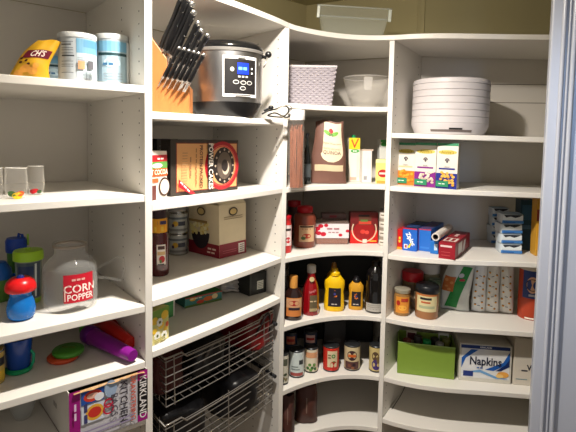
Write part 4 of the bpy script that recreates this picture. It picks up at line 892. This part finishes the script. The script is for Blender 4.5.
MB().lathe(profile([(.42, .87), (.42, .99), (.001, 1)], r, h), M((24, 22, 24), .3), cap=False).build('cap', t, smooth=50)
a = Art(cyl(r)); a.rect(-.95*r, .04*h, 1.0*r, .20*h, (176, 172, 164)); a.lines(-.7*r, .5*r, [.08*h, .12*h, .16*h], .002, (130, 124, 116)); a.build('printed_label', t)
# --- shelf C5: cans
LIDD = M((60, 62, 64), .35, metal=.6)
def leaf(c1, c2, c3):
    def f(a, r, h):
        a.rect(-.9*r, .62*h, .9*r, .84*h, c1); [a.ell(x*r, z*h, .24*r, .06*h, c2 if i % 2 else c3, rot=.6*i) for i, (x, z) in enumerate(((-.5, .2), (-.2, .34), (.15, .22), (.45, .34), (.6, .18), (-.05, .14)))]
    return f
tin('C5', 277, 288.5, 385.5, 352, 'white can with dark leaf print at the far left of the can row', M((196, 192, 176), .5), leaf((80, 84, 70), (60, 70, 50), (120, 110, 80)), lid=LIDD)
tin('C5', 288.5, 304.5, 378.5, 348, 'white can with pink and dark writing, second in the can row', M((196, 206, 204), .5), lambda a, r, h: (a.rect(.3*r, .5*h, .9*r, .66*h, (50, 54, 56)), a.rect(-.9*r, .08*h, .9*r, .2*h, (150, 70, 66)), a.rect(-.7*r, .3*h, .4*r, .34*h, (120, 130, 130)), a.rect(-.7*r, .4*h, .2*r, .44*h, (120, 130, 130))), lid=LIDD)
tin('C5', 304, 318, 373.5, 346, 'cream can with green leaves printed on it, third in the can row', M((214, 204, 180), .5), leaf((206, 150, 110), (90, 130, 60), (60, 100, 50)), lid=LIDD)
tin('C5', 322.5, 339, 372.5, 344, 'red and cream tomato can with a large red tomato', M((196, 44, 30), .45), lambda a, r, h: (a.rect(-.45*r, .2*h, .85*r, .84*h, (214, 196, 160)), a.ell(.35*r, .27*h, .46*r, .17*h, (186, 24, 20)), a.ell(.35*r, .42*h, .14*r, .03*h, (60, 110, 50)), a.ring(.3*r, .64*h, .12*r, .24*r, (50, 130, 60)), a.rect(-.35*r, .55*h, 0, .6*h, (120, 90, 60)), a.rect(-.35*r, .66*h, 0, .7*h, (120, 90, 60))), lid=LIDD)
tin('C5', 343.5, 360, 371.5, 343, 'bean can with a dark emblem and brown beans', M((206, 190, 150), .45), lambda a, r, h: (a.ell(0, .62*h, .62*r, .2*h, (60, 34, 40)), a.rect(-.5*r, .56*h, .5*r, .66*h, (206, 100, 40)), a.rect(-.9*r, .08*h, .9*r, .38*h, (84, 52, 50)), a.ell(-.3*r, .22*h, .2*r, .06*h, (120, 70, 50)), a.ell(.25*r, .26*h, .2*r, .06*h, (44, 30, 40)), a.ell(.1*r, .14*h, .2*r, .05*h, (140, 90, 60))), lid=LIDD)
tin('C5', 368.5, 383, 373, 344, 'bean can with a purple emblem beside the right divider', M((200, 180, 120), .45), lambda a, r, h: (a.ell(-.1*r, .62*h, .5*r, .18*h, (90, 70, 50)), a.ell(0, .3*h, .6*r, .2*h, (70, 50, 110)), a.ell(.3*r, .5*h, .25*r, .14*h, (120, 100, 60))), lid=LIDD)
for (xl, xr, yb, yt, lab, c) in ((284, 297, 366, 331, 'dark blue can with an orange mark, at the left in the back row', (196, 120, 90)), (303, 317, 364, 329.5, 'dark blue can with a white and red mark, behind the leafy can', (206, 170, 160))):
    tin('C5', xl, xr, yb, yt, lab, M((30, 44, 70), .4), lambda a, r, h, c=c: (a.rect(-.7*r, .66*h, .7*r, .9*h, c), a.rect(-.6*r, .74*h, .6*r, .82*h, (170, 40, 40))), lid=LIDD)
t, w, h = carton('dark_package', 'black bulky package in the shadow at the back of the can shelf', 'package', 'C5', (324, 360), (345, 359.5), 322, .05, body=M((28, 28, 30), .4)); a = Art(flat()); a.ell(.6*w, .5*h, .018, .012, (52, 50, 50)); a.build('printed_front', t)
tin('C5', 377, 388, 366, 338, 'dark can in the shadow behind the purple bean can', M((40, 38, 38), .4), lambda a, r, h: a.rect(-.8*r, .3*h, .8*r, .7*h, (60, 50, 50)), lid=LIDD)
for k, lab in (('C4', 'large black sheet added to darken the shelf back, behind the ketchup and mustard'), ('C5', 'large dark sheet added to darken the shelf back, behind the row of cans')):
    p = P(336, 300, k); p = Vector((.21, 2.20, 0)); p.z = zs(k, p.x)+CH+.003  # made-up dark sheet, added only to darken the back of the shelf
    t = root('dark_backing', p, lab, 'tray', None, -.12); wv, hv = .40, .212
    MB().box((-wv/2, 0, 0), (wv/2, .004, hv), M((26, 30, 30), .5)).build('backing_sheet', t, bevel=.001)
    MB().tube([(-wv/2+.004, -.004, .004), (wv/2-.004, -.004, .004), (wv/2-.004, -.004, hv-.004), (-wv/2+.004, -.004, hv-.004)], .004, M((34, 36, 36), .4), closed=True).build('backing_edge', t, smooth=50)
# --- shelf C6: brown sacks
BR = M((74, 40, 32), .55, bump=.35)
for (px0, px1, py, ytop, lab, sd) in ((279.5, 294.5, 440, 394, 'brown paper sack at the left on the lowest corner shelf, cut by the divider', 2), (294.5, 318, 427.5, 384, 'taller brown paper sack on the lowest corner shelf', 7)):
    p = P((px0+px1)/2, py, 'C6') + Vector((0, .05, 0)); p.z = zs('C6', p.x)+CH+.002; w = (px1-px0)*p.y/F; h = hgt((px0+px1)/2, ytop, p)
    t, wp = bag('paper_sack', lab, 'bag', p, w, h, .10, BR, atan2(-p.x, p.y), seed=sd, topw=.9, wav=.04); a = Art(wp); band(a, w*.0, h*.35, w*.05, h*.75, (120, 96, 84)); a.build('seam_tape', t)

# =================================================================== RIGHT BAY
DD = (.50, .86)
# --- D1 dehydrator
t, r, h = rnd('food_dehydrator', 'round white food dehydrator of stacked trays with a dark slot in its base', 'appliance', 'D1', 412, 485, 136, 80, Yf=1.80)
PL = M((204, 198, 198), .45)
MB().lathe(profile([(.86, 0), (.9, .01), (1.0, .16), (1.0, .2)], r, h), PL, seg=64).build('motor_base', t, smooth=40)
for i in range(6):
    z0 = .2+.115*i; MB().lathe([(r*.985, h*z0), (r*1.0, h*(z0+.006)), (r*1.0, h*(z0+.105)), (r*.985, h*(z0+.113))], PL, seg=64).build('tray', t, smooth=30)
MB().lathe([(r*1.0, h*.89), (r*1.0, h*.93), (r*.985, h*.965), (r*.93, h*.98), (r*.3, h*.985), (.001, h*.985)], PL, seg=64, cap=False).build('lid', t, smooth=40)
a = Art(cyl(r, rf=lambda z: r*(.90+.1*min(1, z/(.16*h))))); a.rect(-.50*r, .045*h, .62*r, .085*h, (110, 100, 96), n=20); a.rect(.0*r, .088*h, .34*r, .115*h, (30, 28, 28), n=12); a.build('air_slot', t)
# --- D2 macaroni boxes
def mac(L, R, yt, label, c, txt, mac_c):
    t, w, h = carton('macaroni_box', label, 'box', 'D2', L, R, yt, .034, 'macaroni boxes on the right shelf', ddir=(.53, .85), body=M((206, 200, 188), .5))
    a = Art(flat()); a.rect(0, 0, w, h, (222, 216, 204)); a.rect(0, .94*h, w, h, (60, 140, 100)); a.ell(.5*w, .80*h, .44*w, .05*h, (206, 190, 90)); a.text("Annie's", .5*w, .80*h, .016, (170, 140, 40), bold=.03); a.ring(.5*w, .62*h, .004, .0085, (90, 80, 84), a0=-.3, a1=pi+.3); a.ell(.5*w, .60*h, .004, .006, (90, 80, 84)); a.rect(.12*w, .42*h, .88*w, .455*h, c if txt else (206, 196, 150)); a.text(txt or 'Classic', .5*w, .48*h, .008, (90, 80, 90))
    a.rect(0, 0, w, .34*h, c); rn = random.Random(len(label))
    for i in range(22): a.ell(rn.uniform(.25, .95)*w, rn.uniform(.08, .36)*h, .006, .005, mac_c if i % 3 else tuple(max(0, v-30) for v in mac_c))
    a.rect(.03*w, .04*h, .62*w, .17*h, (40, 130, 90)); a.marks(7, .32*w, .105*h, .007, (230, 236, 226)); a.build('printed_front', t); return t, w, h
mac((396, 184.3), (414, 184.3), 142.5, 'white macaroni box with orange lower part, leftmost of three', (214, 120, 30), '', (236, 160, 50))
mac((414, 186), (435, 186), 142.5, 'white macaroni box with purple lower part, middle of three', (126, 24, 126), 'Shells', (226, 206, 190))
mac((435.5, 188), (456.5, 188), 143, 'white macaroni box with dark blue lower part, rightmost of three', (30, 40, 130), 'Classic', (232, 176, 80))
# --- D3 bag boxes
def lbox(name, label, L, R, yt, depth, col, ddir=(.52, .85), lift=0, k='D3', group=None, cat='box'):
    t, w, h = carton(name, label, cat, k, L, R, yt, depth, group, ddir=ddir, body=M(col, .4)); t.location.z += lift; return t, w, h
t, w, h = lbox('sandwich_bag_box', 'narrow red and yellow box of bags at the left end of the shelf', (397, 249), (402, 249), 229, .15, (190, 24, 26)); a = Art(flat()); a.marks(4, .5*w, .5*h, .018, (240, 200, 60), rot=pi/2, sx=.7, bold=.03); a.rect(0, 0, w, .12*h, (236, 150, 40)); a.build('printed_front', t)
t, w, h = lbox('freezer_bag_box', 'blue box of zipper bags with a white and yellow slanted name', (402.5, 250), (416.5, 250.5), 227.5, .19, (30, 90, 180)); a = Art(flat()); a.rect(0, 0, w, h, (34, 100, 196)); a.text('Ziploc', .56*w, .52*h, .024, (236, 240, 244), rot=-1.05, bold=.04, sx=.9); a.rect(.1*w, .08*h, .36*w, .28*h, (226, 226, 230)); a.rect(.17*w, .12*h, .3*w, .24*h, (170, 40, 50)); a.poly([(.35*w, .15*h), (.5*w, .12*h), (.66*w, .36*h), (.5*w, .3*h)], (226, 210, 60)); a.rect(.0, .95*h, w, h, (200, 40, 60)); a.build('printed_front', t)
a = Art(lambda x, z, l: (x, z, h+l)); a.rect(0, 0, w, .186, (24, 40, 70)); a.lines(.1*w, .9*w, [.03, .06, .09, .13], .01, (60, 100, 170)); a.build('printed_top', t)
t, w, h = lbox('storage_bag_box', 'plain blue box of bags with a red edge, right of the slanted name', (418, 250.5), (430.5, 251), 228.5, .20, (40, 110, 200)); a = Art(flat()); a.rect(0, 0, .06*w, h, (150, 50, 70)); a.rect(0, .95*h, w, h, (190, 60, 80)); a.rect(.15*w, .12*h, .9*w, .2*h, (60, 130, 214)); a.build('printed_front', t)
a = Art(lambda x, z, l: (x, z, h+l)); a.rect(0, 0, w, .2, (40, 70, 130)); a.lines(.1*w, .9*w, [.02, .05, .09, .12, .16], .012, (120, 60, 80)); a.build('printed_top', t)
t, w, h = lbox('wrap_box', 'small bright blue box under the white roll', (430, 253.5), (438, 253.5), 241, .16, (30, 110, 190)); a = Art(flat()); a.rect(.5*w, .3*h, .9*w, .8*h, (190, 214, 230)); a.build('printed_front', t)
t, w, h = lbox('foil_box', 'long maroon foil box pointing at the viewer with white lettering', (438.5, 258), (455, 258.5), 242, .27, (140, 22, 34)); a = Art(flat()); a.rect(0, 0, w, h, (150, 26, 40)); a.rect(.1*w, .72*h, .8*w, .84*h, (226, 200, 196)); a.lines(.15*w, .7*w, [.2*h, .4*h], .002, (200, 90, 90)); a.build('printed_front', t)
a = Art(lambda x, z, l: (x, z, h+l)); a.rect(.1*w, .03, .9*w, .10, (214, 196, 184)); a.rect(.2*w, .04, .4*w, .09, (140, 30, 40)); a.rect(.55*w, .04, .75*w, .09, (140, 30, 40)); a.marks(4, .5*w, .17, .03, (226, 190, 180), rot=pi/2, bold=.02); a.build('printed_top', t)
a = Art(side_r(w)); a.rect(.05, .15*h, .12, .85*h, (214, 206, 200)); a.poly([(.12, .1*h), (.16, .1*h), (.19, .8*h), (.15, .8*h)], (200, 190, 186)); a.build('printed_side', t)
hb_ = SH['D3']
pa_ = P(437.5, 256, 'D3'); A_ = PD(435.5, 237, pa_.y-.005); 
q = Vector((.52, .85, .02)).normalized().to_track_quat('Z', 'Y').to_matrix().to_4x4(); q.translation = A_
t = root('paper_roll', A_, 'white cardboard roll with a dark open end, lying on the bag boxes', 'roll', mat=q)
MB().lathe([(.0155, 0), (.0155, .22), (.0105, .22), (.0105, 0), (.0155, 0)], M((214, 206, 196), .6), cap=False, seg=28).build('roll_sheet', t, smooth=40)
MB().lathe([(.0105, .001), (.0105, .219), (.009, .219), (.009, .001), (.0105, .001)], M((60, 44, 36), .8), cap=False, seg=28).build('core_tube', t, smooth=40)
# tissue packs
def pack(xl, xr, yb, label, lift, dep, k='D3', i=0, group='blue and white tissue packs stacked on the right shelf'):
    p = P(xl, yb, k) ; w = (xr-xl)*p.y/F; h = .037
    t = root('tissue_pack', p + Vector((0, 0, .001+lift)), label, 'pack', group, -.12 + .05*((i % 3)-1), SH[k][1])
    def fn(u, v):
        a_ = 2*pi*u; x = cos(a_); y = sin(a_); q = (abs(x)**6+abs(y)**6)**(-1/6); s = (1-abs(2*v-1)**5)**.25 if 0 < v < 1 else .86
        return (w/2 + w/2*x*q*(.9+.1*s), dep/2 + dep/2*y*q*(.9+.1*s), h*v)
    MB().sheet(fn, 32, 9, M((196, 206, 212), .35, bump=.25), True).add([(w*.06, dep*.06, h), (w*.94, dep*.06, h), (w*.94, dep*.94, h), (w*.06, dep*.94, h)], [(0, 1, 2, 3)], M((150, 180, 204), .35)).build('wrapper', t, smooth=60)
    a = Art(lambda x, z, l: (x, -l-.0005, z)); a.rect(.06*w, .42*h, .94*w, .92*h, (216, 224, 228)); a.rect(.03*w, .06*h, .97*w, .36*h, (64, 124, 190)); a.poly([(.1*w, .95*h), (.2*w, .68*h), (.4*w, .8*h), (.6*w, .66*h), (.8*w, .82*h), (.9*w, .97*h)], (34, 40, 52)); a.rect(.1*w, .1*h, .6*w, .22*h, (36, 90, 160)); a.build('printed_front', t)
for i in range(4):
    pack(500, 521.5, 253.5-.3*i, 'blue and white tissue pack, %s in the front stack of four' % ('lowest', 'second from bottom', 'third from bottom', 'topmost')[i], .0388*i, .09, i=i)
for i in range(4):
    pack(490.5, 508, 243.5, 'blue and white tissue pack, %s in the rear stack' % ('lowest', 'second from bottom', 'third from bottom', 'topmost')[i], .0388*i, .07, i=i+1)
t, w, h = lbox('cereal_box', 'dark teal box behind the tissue packs near the door', (519, 250), (534, 250.5), 200, .06, (24, 56, 70), ddir=(.1, 1)); a = Art(flat()); a.rect(.1*w, .6*h, .9*w, .9*h, (40, 80, 104)); a.rect(.0, .42*h, .9*w, .5*h, (70, 100, 120)); a.build('printed_front', t)
t, w, h = lbox('cracker_packet', 'narrow yellow packet standing next to the door edge', (535, 256), (541, 256.5), 198, .05, (196, 146, 50), ddir=(.1, 1)); a = Art(flat()); a.rect(0, .1*h, w, .9*h, (206, 150, 40)); a.rect(0, .6*h, w*.4, .8*h, (150, 60, 40)); a.build('printed_front', t)
# --- D4
def d2(a, r, h): a.rect(-.8*r, .12*h, .95*r, .74*h, (216, 140, 50)); a.ell(-.45*r, .5*h, .25*r, .1*h, (170, 40, 30)); a.rect(-.1*r, .55*h, .7*r, .68*h, (170, 60, 40)); a.ell(.1*r, .32*h, .5*r, .1*h, (236, 176, 70)); a.ell(.6*r, .62*h, .2*r, .07*h, (170, 40, 30))
jar('curry_jar', 'small jar with an orange label and a pale metal lid', 'jar', 'D4', 393.2, 409.5, 316.5, 288, M((150, 110, 60), .25), M((176, 170, 150), .35, metal=.4), d2, lidh=.14, neck=.92)
jar('pickle_jar', 'larger jar with a wide red lid, behind the orange labelled jar', 'jar', 'D4', 401, 421.5, 309, 270.5, M((110, 90, 60), .25), RL, lambda a, r, h: (a.rect(-.9*r, .2*h, .9*r, .66*h, (90, 70, 50)), a.rect(.2*r, .3*h, .8*r, .5*h, (206, 190, 160))), lidh=.26, neck=.96)
jar('peanut_butter_jar', 'jar of light brown spread with a black lid and cream label', 'jar', 'D4', 414.5, 437.5, 320, 284, M((160, 108, 66), .3), M((24, 26, 30), .35), lambda a, r, h: (a.rect(-.95*r, .24*h, .95*r, .74*h, (216, 204, 156)), a.rect(-.6*r, .60*h, .4*r, .67*h, (40, 40, 44)), a.rect(-.5*r, .5*h, .3*r, .55*h, (190, 90, 50)), a.rect(-.7*r, .34*h, .7*r, .42*h, (170, 176, 140)), a.rect(-.95*r, .72*h, .95*r, .75*h, (200, 110, 50))), lidh=.22, neck=.95)
jar('oats_jar', 'big jar with a white lid at the back of the shelf', 'jar', 'D4', 417, 438, 306, 262, M((120, 116, 90), .3), M((206, 202, 196), .4), lambda a, r, h: a.rect(-.9*r, .1*h, .9*r, .6*h, (110, 104, 70)), lidh=.24, neck=.93)
jar('jam_jar', 'pale labelled jar right behind the black lidded spread jar', 'jar', 'D4', 427, 439.5, 313, 279, M((90, 84, 60), .3), M((70, 90, 66), .4), lambda a, r, h: a.rect(-.9*r, .2*h, .9*r, .7*h, (200, 196, 150)), lidh=.2, neck=.95)
p = P(458, 315, 'D4') + Vector((.004, .07, 0)); p.z = zs('D4', p.x)+CH+.003; w = 33*p.y/F; h = hgt(457, 262, p)
t, wp = bag('snack_bag', 'white and green snack bag leaning towards the right', 'bag', p, w*.92, h, .07, M((206, 208, 200), .3, bump=.3), atan2(-p.x, p.y)-.1, lean=(.03, 0), seed=11, topw=.85, wav=.12)
a = Art(wp); w = w*.92
fillgrid(a, lambda v: -.30*w+.42*w*v, lambda v: .10*w+.36*w*v, .06*h, .93*h, (36, 130, 60), 14)
fillgrid(a, lambda v: -.44*w, lambda v: -.05*w, .40*h, .72*h, (196, 110, 56), 6)
for (x, z) in ((-.3, .5), (-.15, .6), (-.35, .64), (-.2, .45)): a.ell(x*w, z*h, .008, .006, (216, 150, 90))
a.ell(.12*w, .74*h, .012, .009, (190, 190, 196)); a.ell(.18*w, .65*h, .012, .005, (176, 40, 44)); a.build('printed_front', t)
for i, (xl, xr) in enumerate(((474.5, 489), (488.5, 502.5), (502.5, 517.5))):
    p = P((xl+xr)/2, 314.5+.8*i, 'D4') + Vector((0, .04, 0)); p.z = zs('D4', p.x)+CH+.003; w = (xr-xl)*p.y/F; h = hgt((xl+xr)/2, 264, p)
    t, wp = bag('snack_pouch', 'white standing pouch with small yellow and black marks, %s of three' % ('left', 'middle', 'right')[i], 'pouch', p, w*.93, h, .055, M((236, 236, 232), .4, bump=.2), atan2(-p.x, p.y)+.1, group='white pouches between the snack bag and the orange canister', lean=(.004*(1-i), 0), seed=20+i, topw=.9, wav=.06)
    a = Art(wp); rn = random.Random(i)
    for j in range(12):
        z = (.08+.07*j)*h; x = (-.26 if j % 2 else .2)*w + rn.uniform(-.05, .05)*w
        a.ell(x, z, .0045, .0035, (226, 160, 40)); a.ell(x, z+.0035, .0035, .0016, (40, 50, 40))
        if j % 3 == 0: a.rect(x-.25*w*(1 if x > 0 else -1)-.005, z+.01, x-.25*w*(1 if x > 0 else -1)+.006, z+.0125, (70, 90, 110), n=1)
    a.build('printed_front', t)
t, r, h = rnd('oat_canister', 'orange and blue round cereal canister beside the door', 'canister', 'D4', 517.5, 542, 320.5, 266)
MB().lathe(profile([(.97, 0), (1, .01), (1, .98), (.97, 1)], r, h), M((176, 60, 26), .45), seg=36).build('canister_body', t, smooth=40)
MB().lathe(profile([(1.02, .95), (1.02, 1.01), (.001, 1.01)], r, h), M((206, 196, 180), .4), seg=36, cap=False).build('lid', t, smooth=40)
a = Art(cyl(r)); a.rect(-.7*r, .42*h, 1.3*r, .95*h, (40, 60, 120)); a.ell(.05*r, .68*h, .45*r, .16*h, (216, 170, 140)); a.ring(.05*r, .68*h, .44*r, .5*r, (60, 40, 40)); a.rect(-.2*r, .46*h, .4*r, .5*h, (180, 180, 190)); a.rect(-.4*r, .02*h, .6*r, .05*h, (236, 226, 210)); a.build('printed_label', t)
# --- D5
t, w, h = carton('storage_box', 'open lime green box filled with jars and packets', 'box', 'D5', (397, 373), (454, 380), 342, .16, nobody=True)
GR = M((122, 150, 54), .45); b = MB(); th = .003; D = .125
b.box((0, 0, 0), (w, th, h), GR); b.box((0, D-th, 0), (w, D, h), GR); b.box((0, th, 0), (th, D-th, h), GR); b.box((w-th, th, 0), (w, D-th, h), GR); b.build('box_walls', t, bevel=.001)
MB().box((th, th, .001), (w-th, D-th, .004), GR).build('box_floor', t)
MB().tube([(0, 0, h), (w, 0, h), (w, D, h), (0, D, h)], .002, M((140, 172, 84), .45), closed=True, seg=6).build('folded_rim', t, smooth=50)
mw = t.matrix_world.copy(); rn = random.Random(12)
items = [('spice_jar', (.037, .04), 'small dark jar with a brown lid in the green box, at its left', (60, 40, 34), (120, 60, 50)), ('spice_jar', (.082, .078), 'jar with a grey lid in the green box, back left', (96, 90, 80), (70, 66, 66)), ('spice_jar', (.115, .045), 'jar with a bright green lid in the green box', (90, 110, 70), (20, 150, 80)),
 ('spice_jar', (.15, .09), 'jar with a black lid in the green box, towards the back', (60, 70, 50), (28, 28, 30)), ('spice_jar', (.165, .05), 'jar with a silver lid in the green box', (110, 100, 90), (190, 190, 192)), ('spice_jar', (.20, .09), 'jar with an olive lid in the green box, at its right', (90, 96, 50), (120, 120, 50))]
for nm, (x, y), lab, c1, c2 in items:
    x = min(x, w-.025); o = root(nm, mw @ Vector((x, y, .0045)), lab, 'jar', None, 0)
    hj = h-.004+rn.uniform(-.006, .006)
    MB().lathe([(.018, 0), (.019, .003), (.019, hj*.75), (.015, hj*.82)], M(c1, .3)).build('jar_body', o, smooth=50); MB().lathe([(.0165, hj*.8), (.0165, hj*.98), (.015, hj)], M(c2, .4, metal=.5 if c2[0] == 190 else 0)).build('lid', o, smooth=50)
for (x, y, lab, c1, c2) in ((.055, .106, 'cream packet with dark print poking up at the back of the green box', (200, 190, 170), (90, 30, 40)), (.185, .112, 'white packet standing at the back right of the green box', (206, 204, 190), (100, 120, 50))):
    o = root('seasoning_packet', mw @ Vector((x-.02, y, .0045)), lab, 'packet', None, atan2(mw[1][0], mw[0][0])); MB().box((0, 0, 0), (.042, .005, h+.008), M(c1, .5)).build('packet_body', o, bevel=.001); a = Art(flat()); a.rect(.005, h*.75, .037, h*.98, c2); a.build('printed_front', o)
t, w, h = carton('napkin_box', 'white carton of napkins with blue swoosh print', 'box', 'D5', (458.5, 380), (510.5, 384.5), 343, .13, body=M((206, 202, 190), .5))
a = Art(flat()); a.rect(.04*w, .10*h, .96*w, .97*h, (222, 222, 222)); a.rect(.02*w, .88*h, .96*w, .97*h, (24, 50, 110)); a.text('KIRKLAND', .5*w, .925*h, .009, (236, 236, 236), bold=.03)
a.poly([(.04*w, .35*h), (.12*w, .62*h), (.36*w, .86*h), (.22*w, .86*h), (.04*w, .62*h)], (30, 90, 170)); a.poly([(.96*w, .86*h), (.84*w, .56*h), (.5*w, .34*h), (.66*w, .32*h), (.96*w, .55*h)], (30, 90, 170)); a.poly([(.96*w, .66*h), (.88*w, .5*h), (.7*w, .32*h), (.8*w, .33*h), (.96*w, .46*h)], (16, 40, 96)); a.poly([(.04*w, .22*h), (.4*w, .26*h), (.7*w, .12*h), (.96*w, .12*h), (.7*w, .18*h), (.4*w, .33*h)], (110, 160, 206))
a.text('Napkins', .5*w, .55*h, .046, (20, 26, 50), bold=.02, sx=.80); a.marks(4, .4*w, .38*h, .012, (60, 90, 150)); a.rect(.08*w, .14*h, .27*w, .28*h, (30, 50, 120)); a.ell(.84*w, .24*h, .022, .012, (226, 160, 70)); a.ell(.78*w, .2*h, .014, .008, (236, 196, 120)); a.build('printed_front', t)
t, w, h = carton('tissue_carton', 'plain white carton with faint marks beside the door, right of the napkins', 'box', 'D5', (512.5, 384.5), (541, 387), 338, .15, body=M((206, 198, 184), .5))
a = Art(flat()); a.text('W', .62*w, .38*h, .030, (40, 38, 50), bold=.03); a.rect(.28*w, .30*h, .5*w, .33*h, (50, 50, 60)); a.lines(.1*w, .5*w, [.12*h], .003, (90, 130, 140)); a.build('printed_front', t)
# --- D6 cable
pts = [PD(*q) for q in ((406, 384, 2.04), (402.5, 392, 2.00), (398.5, 399, 1.97), (394.5, 405, 1.93), (391, 411, 1.91), (388.5, 418, 1.88))]
cb = root('thin_cable', pts[0], 'thin black cable hanging down beside the divider over the empty shelf', 'cable')
MB().tube([p_-pts[0] for p_ in spline(pts)], .0014, M((30, 28, 26), .5), seg=6).build('wire', cb, smooth=60)
MB().sphere((0, 0, 0), .004, M((30, 28, 26), .5)).build('cable_clip', cb, smooth=60)

# prints, rims and the like belong to the piece they sit on
for rt in [o for o in COL.objects if o.type == 'EMPTY']:
    kids = [c for c in COL.objects if c.parent == rt and c.type == 'MESH']
    names_ = {c.name.split('.')[0]: c for c in reversed(kids)}
    base_ = next((names_[n] for n in ('paper_label', 'carton', 'bag_body', 'jar_body', 'can_shell', 'bottle_body', 'bottle_glass', 'tub_body', 'cup_body', 'glass_body', 'glass_jar', 'canister_body', 'packet_body', 'pack_body', 'wrapper', 'motor_base', 'box_walls', 'tin_body', 'bowl_glass', 'handle', 'lid_disc', 'bin_body', 'woven_wall', 'control_panel', 'door_leaf') if n in names_), None)
    if base_ is None: continue
    for c in kids:
        if c is not base_ and c.name.split('.')[0] in ('printed_label', 'printed_front', 'printed_side', 'printed_top', 'printed_pattern', 'painted_fruit', 'printed_band', 'air_slot', 'rivets', 'paper_sticker', 'seam_tape', 'grey_print', 'embossed_mark', 'neck_ring', 'rim', 'woven_rim', 'latch', 'torn_flap', 'folded_rim', 'raised_ring', 'blue_display', 'buttons', 'panel_moulding'):
            c.parent = base_
